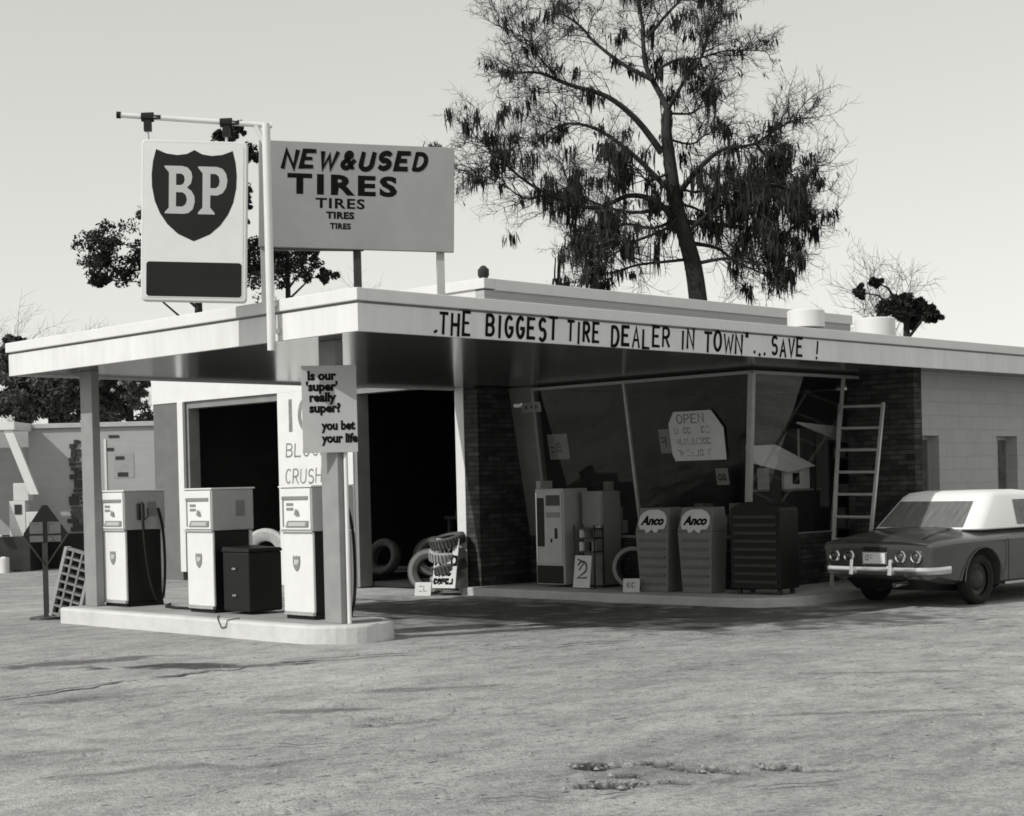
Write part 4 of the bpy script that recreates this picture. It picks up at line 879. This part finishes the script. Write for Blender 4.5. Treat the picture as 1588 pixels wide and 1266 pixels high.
# ------------------------------------------------------------------ car
def make_car():
    t = thing('parked_car', 'dark two-tone car with white hardtop parked tail first beside the shop', 'car', (-11.26, 17.93, -.12), radians(-3), scale=1.09)
    st = [(0, .735, .44, .735, .765), (.03, .775, .38, .75, .785), (.12, .805, .34, .765, .82), (.4, .83, .28, .785, .875), (.8, .845, .24, .795, .915), (1.2, .85, .22, .80, .93), (1.7, .85, .21, .80, .93), (2.4, .85, .21, .80, .93), (3.1, .85, .22, .795, .91), (3.8, .84, .23, .775, .85), (4.25, .815, .29, .755, .82), (4.45, .78, .34, .735, .785), (4.53, .73, .42, .71, .745)]
    b = MB(); rings = []
    for y, w_, zb, zc, zd in st:
        h = [(0, zb), (w_ * .80, zb), (w_ * .93, zb + .05), (w_ * .965, zb + (zc - zb) * .45), (w_ * .975, zc - .07), (w_, zc - .035), (w_ * .995, zc - .01), (w_ * .95, zc + .012), (w_ * .86, zc + (zd - zc) * .4), (w_ * .5, zd - .004), (0, zd)]
        ring = h + [(-x, z) for x, z in reversed(h[1:-1])]
        rings.append([(x, y, z) for x, z in ring])
    n = len(rings[0])
    for rg in rings: b.v.extend(rg)
    for i in range(len(rings) - 1):
        for k in range(n): b.f.append((i * n + k, i * n + (k + 1) % n, (i + 1) * n + (k + 1) % n, (i + 1) * n + k))
    b.f.append(tuple(range(n))); b.f.append(tuple((len(rings) - 1) * n + k for k in range(n)))
    body = b.build('body', 'carpaint', t)
    cut = MB()
    for yw in (1.00, 3.62):
        ap = [(yw - .40, -.3)] + [(yw - .40 * cos(pi * i / 18), .30 + .385 * sin(pi * i / 18)) for i in range(19)] + [(yw + .40, -.3)]
        for sg in (-1, 1):
            n = len(ap); xa, xb = (.60, 1.1) if sg > 0 else (-1.1, -.60)
            cut.add([(xa, q, z) for q, z in ap] + [(xb, q, z) for q, z in ap], [tuple(range(n)), tuple(range(2 * n - 1, n - 1, -1))] + [(i, n + i, n + (i + 1) % n, (i + 1) % n) for i in range(n)])
    co = cut.build('cut', 'black', t); m = body.modifiers.new('b', 'BOOLEAN'); m.object = co; m.operation = 'DIFFERENCE'; m.solver = 'EXACT'
    bpy.context.view_layer.update()
    me = bpy.data.meshes.new_from_object(body.evaluated_get(bpy.context.evaluated_depsgraph_get())); body.modifiers.clear(); body.data = me
    bpy.data.objects.remove(co); me.shade_smooth(); me.set_sharp_from_angle(angle=radians(28))
    # greenhouse: white hardtop lofted over rounded rings, with glass panels set just proud
    def ring(hw, y0, y1, r, z, na=6, ns=5):
        p = []; c = [(hw - r, y0 + r, -90), (hw - r, y1 - r, 0), (-hw + r, y1 - r, 90), (-hw + r, y0 + r, 180)]
        for ci, (cx, cy, a0) in enumerate(c):
            for i in range(na + 1): a = radians(a0 + 90 * i / na); p.append(Vector((cx + r * cos(a), cy + r * sin(a), z)))
            nx = c[(ci + 1) % 4]; a = radians(nx[2]); q = Vector((nx[0] + r * cos(a), nx[1] + r * sin(a), z)); l = p[-1]
            for i in range(1, ns): p.append(l.lerp(q, i / ns))
        return p
    R0 = ring(.745, .92, 3.25, .22, .895); R1 = ring(.635, 1.38, 2.70, .20, 1.275); R2 = ring(.595, 1.46, 2.60, .20, 1.325); R3 = ring(.45, 1.62, 2.44, .18, 1.35)
    g = MB(); n = len(R0)
    for rg in (R0, R1, R2, R3): g.v.extend([tuple(p) for p in rg])
    for i in range(3):
        for k in range(n): g.f.append((i * n + k, i * n + (k + 1) % n, (i + 1) * n + (k + 1) % n, (i + 1) * n + k))
    g.f.append(tuple(3 * n + k for k in range(n))); g.f.append(tuple(range(n - 1, -1, -1)))
    g.build('hardtop', 'carroof', t, smooth=60)
    def panel(name, idx, t0, t1, m='cabin'):
        q = MB(); c = sum((R0[i % n] for i in idx), Vector()) / len(idx); c1 = sum((R1[i % n] for i in idx), Vector()) / len(idx)
        tang = R0[idx[-1] % n] - R0[idx[0] % n]; nr = tang.cross(c1 - c).normalized()
        if nr.dot(c - Vector((0, 2.1, .8))) < 0: nr = -nr
        lo = [R0[i % n].lerp(R1[i % n], t0) + nr * .006 for i in idx]; hi = [R0[i % n].lerp(R1[i % n], t1) + nr * .006 for i in idx]; m_ = len(idx)
        lo2 = [p - nr * .004 for p in lo]; hi2 = [p - nr * .004 for p in hi]
        q.add(lo + hi + lo2 + hi2, [(i, i + 1, m_ + i + 1, m_ + i) for i in range(m_ - 1)] + [(i, i + 1, 2 * m_ + i + 1, 2 * m_ + i) for i in range(m_ - 1)] + [(m_ + i, m_ + i + 1, 3 * m_ + i + 1, 3 * m_ + i) for i in range(m_ - 1)])
        return q.build(name, m, t, smooth=60)
    # index layout: corner rear-right 0..6, right side 7..10, corner front-right 11..17, front 18..21, front-left 22..28, left side 29..32, rear-left 33..39, rear 40..43
    panel('rear_window', list(range(37, 46)), .06, .86, 'rearglass')
    panel('side_window', list(range(8, 14)), .08, .88); panel('side_window', list(range(26, 32)), .08, .88); panel('windscreen', list(range(15, 25)), .05, .9)
    MB().tube([R0[i].lerp(R1[i], -.01) for i in list(range(n)) + [0]], .009, 6, False).build('belt_trim', 'chrome', t)
    # deck lid seams and rear furniture
    MB().box(-.50, .50, -.012, .02, .455, .70).build('rear_panel', 'dark', t, bevel=.01)
    MB().box(-.17, .17, -.030, -.012, .515, .665).build('plate_frame', 'chrome', t, bevel=.004)
    pl = MB().box(-.15, .15, -.036, -.030, .53, .65).build('number_plate', 'paper', t)
    b = MB(); scribble(b, frame((0, -.0362, .565), (1, 0, 0), (0, 0, 1)), -.12, .11, 0, .06, .012, 77); b.build('lettering', 'midgrey', pl)
    MB().box(-.16, .16, -.032, -.012, .675, .72).build('plate_lamp', 'black', t, bevel=.006)
    for sg in (-1, 1):
        for x in (.36, .57):
            ch = MB().lathe([(.072, 0), (.075, .02), (.064, .035), (.050, .03), (.050, .0)], Matrix.Translation((sg * x, -.008, .61)) @ Matrix.Rotation(pi / 2, 4, 'X'), 24).build('tail_lamp', 'chrome', t, smooth=40)
            MB().lathe([(.049, .0), (.047, .02), (.025, .03), (0, .034)], Matrix.Translation((sg * x, -.008, .61)) @ Matrix.Rotation(pi / 2, 4, 'X'), 24).build('lens', 'lens', ch, smooth=60)
    def bumper(y, sgn):
        path = [(-.80, y - sgn * .36, .455), (-.795, y - sgn * .16, .452), (-.74, y - sgn * .04, .45), (-.58, y + sgn * .0, .448), (0, y + sgn * .02, .446), (.58, y, .448), (.74, y - sgn * .04, .45), (.795, y - sgn * .16, .452), (.80, y - sgn * .36, .455)]
        q = MB()
        prof = [(-.02, -.055), (.02, -.042), (.028, 0), (.02, .042), (-.02, .055)]
        vs = []
        for i, p in enumerate(path):
            p = Vector(p); d = (Vector(path[min(i + 1, 8)]) - Vector(path[max(i - 1, 0)])).normalized(); o_ = Vector((d.y, -d.x, 0)) * (1 if sgn < 0 else -1)
            vs += [p + o_ * a + Vector((0, 0, h)) for a, h in prof]
        fs = [(i * 5 + k, i * 5 + k + 1, (i + 1) * 5 + k + 1, (i + 1) * 5 + k) for i in range(8) for k in range(4)] + [(i * 5 + 4, i * 5, (i + 1) * 5, (i + 1) * 5 + 4) for i in range(8)] + [(4, 3, 2, 1, 0), (40, 41, 42, 43, 44)]
        q.add(vs, fs); bo = q.build('bumper', 'chrome', t, smooth=50)
        for sg in (-1, 1):
            z = MB(); z.hexa([(sg * .27 - .028, y + sgn * .085, .39), (sg * .27 + .028, y + sgn * .085, .39), (sg * .27 + .028, y - sgn * .0, .39), (sg * .27 - .028, y - sgn * .0, .39)], [(sg * .27 - .02, y + sgn * .06, .585), (sg * .27 + .02, y + sgn * .06, .585), (sg * .27 + .02, y + sgn * .02, .585), (sg * .27 - .02, y + sgn * .02, .585)]); z.build('overrider', 'chrome', bo, bevel=.01)
    bumper(-.05, -1); bumper(4.58, 1)
    for sg in (-1, 1):
        for x in (.38, .58):
            MB().lathe([(.085, 0), (.088, .02), (.06, .035), (0, .045)], Matrix.Translation((sg * x, 4.53, .60)) @ Matrix.Rotation(-pi / 2, 4, 'X'), 20).build('headlamp', 'chrome', t, smooth=50)
    MB().tube([(.32, .15, .30), (.32, -.10, .285)], .03, 10).build('exhaust_pipe', 'chrome', t, smooth=40)
    MB().hexa([(-.5, .30, .20), (.5, .30, .20), (.5, 1.0, .16), (-.5, 1.0, .16)], [(-.58, .08, .42), (.58, .08, .42), (.62, 1.0, .34), (-.62, 1.0, .34)]).build('engine_tray', 'black', t)
    MB().box(-.845, -.838, 1.42, 3.2, .23, .26).build('sill_trim', 'chrome', t); MB().box(.832, .846, 1.42, 3.2, .225, .255).build('sill_trim', 'chrome', t)
    for sg in (-1, 1): MB().box(sg * .832 - .004, sg * .832 + .004, 2.42, 2.54, .64, .66).build('door_handle', 'chrome', t, bevel=.003)
    b = MB(); b.tube([(-.56, .13, .812), (-.53, .4, .862), (-.50, .80, .905), (.50, .80, .905), (.53, .4, .862), (.56, .13, .812)], .005, 4); b.build('deck_seam', 'black', t)
    MB().tube([(-.70, .005, .752), (-.4, -.012, .772), (.4, -.012, .772), (.70, .005, .752)], .012, 6).build('deck_lip', 'chrome', t)
    for sg in (-1, 1):
        MB().tube([(sg * .836, 2.62, .26), (sg * .842, 2.62, .6), (sg * .853, 2.62, .77)], .004, 4).build('door_seam', 'black', t); MB().tube([(sg * .836, 1.52, .26), (sg * .842, 1.52, .6), (sg * .853, 1.50, .77)], .004, 4).build('door_seam', 'black', t)
        for yw in (1.0, 3.62): MB().tube([(sg * (.822 + .012 * sin(pi * i / 14)), yw - .405 * cos(pi * i / 14), .30 + .39 * sin(pi * i / 14)) for i in range(15)], .008, 6).build('arch_lip', 'carpaint', t)
    for yw in (1.0, 3.62):
        for sg in (-1, 1):
            T = Matrix.Translation((sg * .70, yw, .305)) @ Matrix.Rotation(sg * pi / 2, 4, 'Y')
            wl = tyre_mb(.305, .17, .19, 36, T).build('wheel', 'rubber', t, smooth=50)
            MB().lathe([(.20, -.06), (.19, .03), (.14, .02), (.12, .045), (.06, .07), (0, .075)], T, 28).build('hub_cap', 'dark', wl, smooth=50)
            MB().lathe([(.225, .0800), (.23, .083), (.262, .085), (.266, .082)], T, 36, True).build('sidewall_band', 'rubber', wl, smooth=50)
    return t
make_car()

# ------------------------------------------------------------------ trees
def leaf_cloud(mb, c, rad, n, size, rnd, flat=0.85):
    for _ in range(n):
        while True:
            p = Vector((rnd.uniform(-1, 1), rnd.uniform(-1, 1), rnd.uniform(-1, 1)))
            if p.length < 1: break
        p = Vector(c) + Vector((p.x * rad, p.y * rad, p.z * rad * flat))
        a = Vector((rnd.gauss(0, 1), rnd.gauss(0, 1), rnd.gauss(0, 1))).normalized(); q = a.orthogonal().normalized(); s = size * rnd.uniform(.5, 1.3)
        q.rotate(Matrix.Rotation(rnd.uniform(0, 6.3), 3, a)); e = a.cross(q)
        mb.add([p - q * s, p + e * s * .45, p + q * s, p - e * s * .45], [(0, 1, 2, 3)])
def smooth_path(pts, k=4):
    pts = [Vector(p) for p in pts]; out = []
    for i in range(len(pts) - 1):
        p0, p1, p2, p3 = [pts[max(0, min(len(pts) - 1, i + j))] for j in (-1, 0, 1, 2)]
        for q in range(k):
            u = q / k; out.append(.5 * ((2 * p1) + (p2 - p0) * u + (2 * p0 - 5 * p1 + 4 * p2 - p3) * u * u + (3 * p1 - p0 - 3 * p2 + p3) * u ** 3))
    out.append(pts[-1]); return out
def twig(mb, p, d, ln, r, lev, rnd, tips, n=3):
    path = [Vector(p)]; d = d.normalized(); seg = 4
    for i in range(seg):
        d = (d + Vector((rnd.gauss(0, .22), rnd.gauss(0, .22), rnd.gauss(.03, .22)))).normalized(); path.append(path[-1] + d * ln / seg)
    mb.tube(path, [r * (1 - .65 * i / seg) for i in range(seg + 1)], n, False); tips.extend(path[1:])
    if lev > 0:
        for i in range(1, seg + 1):
            for _ in range(2 if i > 1 else 1):
                a = d.orthogonal(); a.rotate(Matrix.Rotation(rnd.uniform(0, 6.28), 3, d))
                twig(mb, path[i], d * .8 + a.normalized() * rnd.uniform(.5, 1.0), ln * rnd.uniform(.4, .65), r * .55, lev - 1, rnd, tips, n)

def moss_tree():
    rnd = random.Random(21)
    base = FW * 45 + RT * 4.62; base.z = -.12
    t = thing('moss_tree', 'tall bare tree hung with dark Spanish moss behind the shop roof', 'tree', base)
    def W(cx, cy, v=0.0):            # the tree's own upright plane, 55 px to the metre
        x = 700 + cx / 2.481; y = cy / 2.481
        return RT * ((x - 1050) / 55.4) + FW * v + Vector((0, 0, 1.72 + (768 - y) / 55.4))
    tk = MB(); lm = MB(); anch = []
    def limb(mb, pts, r0, r1, n=7, v0=0, v1=0, keep=True):
        m = len(pts); P_ = [W(p[0], p[1], v0 + (v1 - v0) * i / max(1, m - 1)) for i, p in enumerate(pts)]
        for p in P_[1:-1]: p += Vector((rnd.gauss(0, .06), rnd.gauss(0, .06), rnd.gauss(0, .05)))
        sp_ = smooth_path(P_, 4); k = len(sp_) - 1
        r0 *= .62; r1 *= .7; mb.tube(sp_, [r0 + (r1 - r0) * (i / k) ** .7 for i in range(k + 1)], n)
        if keep: anch.extend([(p, r0 + (r1 - r0) * (i / k)) for i, p in enumerate(sp_)])
        return sp_
    g = W(1000, 1900); 
    tk.tube(smooth_path([Vector((g.x, g.y, 0)), W(985, 1500), W(960, 1150), W(930, 1000), W(890, 850), W(872, 700), W(860, 570), W(868, 490)]), [.30 - .17 * i / 28 for i in range(29)], 10)
    tk.build('trunk', 'bark', t, smooth=70)
    L_ = [
     (((868, 490), (830, 420), (795, 330), (785, 220), (776, 130), (770, 70), (766, 40)), .17, .05, 0, .5),
     (((865, 490), (885, 440), (930, 380), (1000, 310), (1015, 240), (1040, 200)), .12, .03, 0, -1),
     (((840, 650), (740, 530), (620, 440), (480, 400), (380, 365), (300, 378), (240, 390)), .18, .03, 0, -1.5),
     (((850, 780), (740, 660), (620, 550), (500, 500), (420, 515), (360, 560)), .14, .03, 0, 1.5),
     (((870, 890), (800, 850), (700, 830), (560, 870), (400, 830), (290, 770), (190, 680), (130, 630)), .17, .025, 0, -2),
     (((400, 830), (320, 850), (250, 800), (200, 750), (110, 765)), .05, .015, -1.2, -1.8),
     (((810, 370), (700, 300), (600, 210), (550, 145), (490, 90), (450, 70)), .12, .025, 0, 1),
     (((900, 810), (990, 710), (1070, 640), (1170, 640), (1260, 585), (1330, 570)), .16, .025, 0, -1.2),
     (((930, 920), (1050, 930), (1180, 930), (1290, 960), (1380, 910), (1420, 890)), .15, .03, 0, 1),
     (((835, 330), (900, 290), (990, 282), (1100, 250), (1250, 240)), .09, .02, 0, .8),
     (((795, 210), (855, 140), (905, 85), (935, 60)), .10, .03, 0, -.6),
     (((868, 500), (980, 480), (1030, 420), (1060, 340)), .07, .02, 0, 1),
     (((440, 385), (380, 300), (330, 250), (230, 190)), .06, .015, -1, -1),
     (((870, 860), (720, 850), (600, 810), (520, 760), (470, 650)), .11, .03, 0, 1.8),
     (((1180, 640), (1250, 720), (1330, 765), (1390, 830)), .08, .02, -.8, -.3),
     (((910, 880), (840, 960), (720, 1010), (620, 1060), (560, 1100)), .10, .03, 0, -1.6),
     (((945, 1000), (1050, 1010), (1150, 1060), (1260, 1100)), .12, .03, 0, 1.6),
     (((900, 900), (800, 940), (690, 905), (600, 950), (520, 990)), .10, .03, 0, 1.3),
     (((950, 1060), (850, 1075), (740, 1085), (640, 1120), (540, 1130)), .09, .03, 0, -.9),
     (((960, 1080), (1080, 1075), (1190, 1100), (1300, 1120)), .10, .03, 0, -.8),
     (((940, 950), (1040, 875), (1130, 860), (1240, 800), (1340, 850)), .10, .03, 0, -1.2),
     (((905, 850), (985, 870), (1060, 930), (1130, 1000)), .08, .02, 0, 1.2),
     (((880, 720), (800, 760), (720, 740), (650, 700)), .08, .02, 0, -1.3),
     (((885, 780), (980, 790), (1090, 760), (1180, 740)), .08, .02, 0, .9),
     (((870, 600), (960, 600), (1020, 560), (1120, 520)), .07, .02, 0, 1.1),
     (((1000, 720), (1060, 800), (1150, 830), (1230, 880)), .07, .02, 0, -1.4),
    ]
    tips = []
    tw = MB()
    for pts, r0, r1, v0, v1 in L_:
        sp_ = limb(lm, pts, r0, r1, 7, v0, v1)
        k = len(sp_)
        for i in range(2, k):
            if i < k * .25 and r0 > .1: continue
            for _ in range(2 if i > k * .45 else 1):
                d = (sp_[i] - sp_[i - 1]).normalized(); a = d.orthogonal(); a.rotate(Matrix.Rotation(rnd.uniform(0, 6.28), 3, d))
                twig(tw, sp_[i], d * .7 + a.normalized() * .8 + Vector((0, 0, .3)), rnd.uniform(.7, 1.7) * (1.0 if i < k * .6 else .62), .018, 2, rnd, tips)
    lm.build('limb', 'bark', t, smooth=70)
    tw.build('twigs', 'twig', t, smooth='raw')
    tk_pts = smooth_path([W(960, 1150), W(930, 1000), W(890, 850), W(872, 700), W(860, 570), W(868, 490)], 10)
    anch.extend([(p, .2) for p in tk_pts] * 2)
    # moss: hanging tapered tufts, thick low in the crown
    ms = MB(); src = [p for p, _ in anch] * 3 + rnd.sample(tips, min(len(tips), 9000))
    def heavy(p):
        u = (p.dot(RT)) * 55.4 + 1050; y = 768 - (p.z - 1.72) * 55.4; cx = (u - 700) * 2.481; cy = y * 2.481
        h = .0
        for ex, ey, a, b_, q in ((560, 800, 230, 330, .55), (1160, 860, 330, 330, .55), (800, 960, 330, 230, .50), (1330, 930, 190, 230, .45), (560, 430, 260, 120, .34), (950, 480, 190, 190, .36), (850, 260, 190, 210, .24), (950, 1060, 560, 130, .55), (430, 980, 240, 200, .38), (870, 650, 140, 260, .45)):
            h = max(h, q * max(0, 1 - ((cx - ex) / a) ** 2 - ((cy - ey) / b_) ** 2) ** .5)
        g_ = noise.noise(p * .95) + .8 * noise.noise(p * 2.3); return max(h * (1.25 if g_ > .22 else (.42 if g_ > -.02 else .10)), .05)
    def strand(q, ln, wd):
        a = rnd.uniform(0, 6.28); e = Vector((cos(a), sin(a), 0)); sw = Vector((rnd.gauss(0, .06), rnd.gauss(0, .06), 0))
        c0, c1, c2 = q, q + Vector((0, 0, -ln * .5)) + sw * .5, q + Vector((0, 0, -ln)) + sw
        ms.add([c0 - e * wd * .6, c0 + e * wd * .6, c1 + e * wd, c1 - e * wd, c2 + e * wd * .15, c2 - e * wd * .15], [(0, 1, 2, 3), (3, 2, 4, 5)])
    for p in src:
        h = heavy(p); u = rnd.random()
        if u < h * .30:               # a ragged clump with its tail hanging below
            L_ = rnd.uniform(.25, .6) + rnd.random() ** 3 * 1.2 * h; s_ = rnd.uniform(.06, .15)
            for _ in range(rnd.randint(16, 34)):
                q = p + Vector((rnd.gauss(0, s_), rnd.gauss(0, s_), rnd.gauss(.02, .06))); strand(q, L_ * rnd.uniform(.25, 1.0), rnd.uniform(.010, .036))
        elif u < h * .30 + .05:
            for _ in range(rnd.randint(2, 5)): strand(p + Vector((rnd.gauss(0, .06), rnd.gauss(0, .06), rnd.gauss(0, .05))), rnd.uniform(.06, .22), rnd.uniform(.008, .024))
    o = ms.build('moss', 'moss', t, smooth='raw')
moss_tree()

def pine(label, x, dep, lobes, trunk_top, seed, name='pine_tree', m='needles', size=.085, dens=1.0, group='trees behind the canopy'):
    rnd = random.Random(seed); base = FW * dep + RT * ((x - 794) / 2491.6 * dep); base.z = -.12
    t = thing(name, label, 'tree', base, 0, group); k = 2491.6 / dep
    def W(px, py, v=0): return RT * ((px - x) / k) + FW * v + Vector((0, 0, 1.72 + (774 - .024 * (px - 794) - py) / k))
    top = W(x, trunk_top); b = MB(); b.tube(smooth_path([(0, 0, 0), (rnd.uniform(-.2, .2), 0, top.z * .5), (top.x, top.y, top.z)]), [.26 - .2 * i / 8 for i in range(9)], 8)
    c = MB()
    for px, py, r in lobes:
        v = rnd.uniform(-1.2, 1.2); p = W(px, py, v); rr = r / k
        b.tube([Vector((0, 0, max(top.z * .35, p.z - abs(p.x + p.y) * .35 - .3))), p.lerp(Vector((0, 0, p.z)), .4) - Vector((0, 0, .1)), p], [.05, .03, .01], 5)
        for _ in range(max(4, int(16 * dens))):
            q = p + Vector((rnd.gauss(0, rr * .8), rnd.gauss(0, rr * .8), rnd.gauss(0, rr * .6))); leaf_cloud(c, q, rr * rnd.uniform(.35, .85), int(150 * dens * max(.5, rr)), size, rnd, .7)
    b.build('trunk', 'bark', t, smooth=70); c.build('crown', m, t, smooth='raw')
pine('tall dark pine rising behind the hanging shield sign', 318, 60, [(182, 408, 26), (200, 440, 24), (172, 425, 14), (238, 440, 34), (300, 430, 40), (366, 232, 12), (384, 236, 10), (388, 262, 14), (386, 285, 10), (345, 275, 20), (330, 320, 26), (388, 320, 7), (300, 370, 30), (392, 348, 8), (390, 375, 8), (392, 420, 26), (345, 468, 14), (378, 445, 26), (430, 425, 26), (170, 462, 10), (290, 475, 8)], 255, 4)
pine('thin dark pine low behind the billboard posts', 455, 62, [(450, 412, 24), (462, 438, 24), (440, 448, 22), (488, 445, 15), (480, 420, 12), (510, 450, 9)], 405, 9, dens=.8)
LT = [('dense dark tree behind the low far building, at the left edge of the photo', 30, [(20, 605, 26), (40, 640, 28), (55, 595, 22), (12, 650, 20), (30, 585, 20), (45, 575, 16)], 6),
      ('dense dark tree behind the low far building, middle of three', 85, [(80, 630, 30), (95, 595, 26), (110, 650, 26), (70, 660, 22), (118, 615, 20), (80, 580, 18), (115, 580, 16)], 7),
      ('dark tree showing between the left column and the far building roof', 150, [(140, 645, 26), (150, 605, 20), (128, 630, 20), (165, 665, 14), (140, 585, 14)], 8),
      ('light leafy tree between the left column and the garage wall', 205, [(185, 660, 12), (205, 625, 11), (215, 668, 22), (225, 640, 14), (228, 610, 14), (176, 620, 8), (190, 600, 8)], 10)]
for lab, x, lob, sd in LT: pine(lab, x, 52, lob, 600, sd, 'broadleaf_tree', 'leaf', .10, 1.7 if x < 160 else .8, 'trees behind the far building')
def bare(label, x, dep, h, seed, m='paletwig', group='pale bare trees beyond the canopy'):
    rnd = random.Random(seed); base = FW * dep + RT * ((x - 794) / 2491.6 * dep); base.z = -.12
    t = thing('bare_tree', label, 'tree', base, 0, group); b = MB(); tips = []
    path = smooth_path([(0, 0, 0), (rnd.uniform(-.2, .2), 0, h * .4), (rnd.uniform(-.3, .3), 0, h * .8)]); b.tube(path, [.12 - .09 * i / 8 for i in range(9)], 6); b.build('trunk', m, t, smooth=70)
    c = MB()
    for i in range(4, 9):
        for _ in range(4):
            a = rnd.uniform(0, 6.28); twig(c, path[i], Vector((cos(a) * .6, sin(a) * .6, 1)), h * rnd.uniform(.16, .28), .022, 2, rnd, tips)
    c.build('crown', m, t, smooth='raw')
bare('pale bare tree above the far left end of the canopy', 35, 65, 8.2, 31); bare('pale bare tree above the canopy, second from the left', 135, 65, 7.8, 32); bare('pale bare tree just left of the pine', 185, 68, 7.8, 33); bare('pale bare tree between the billboard posts', 530, 66, 9.2, 34)
pine('small dark shrubby tree peeking over the right end of the roof', 1412, 42, [(1400, 505, 15), (1425, 512, 13), (1442, 518, 8), (1432, 498, 6), (1342, 478, 5), (1352, 470, 4)], 500, 44, 'small_tree', 'needles', .07, 1.6, 'trees beyond the roof')
bare('wispy bare tree over the right roof vent', 1378, 48, 7.6, 45, 'paletwig')
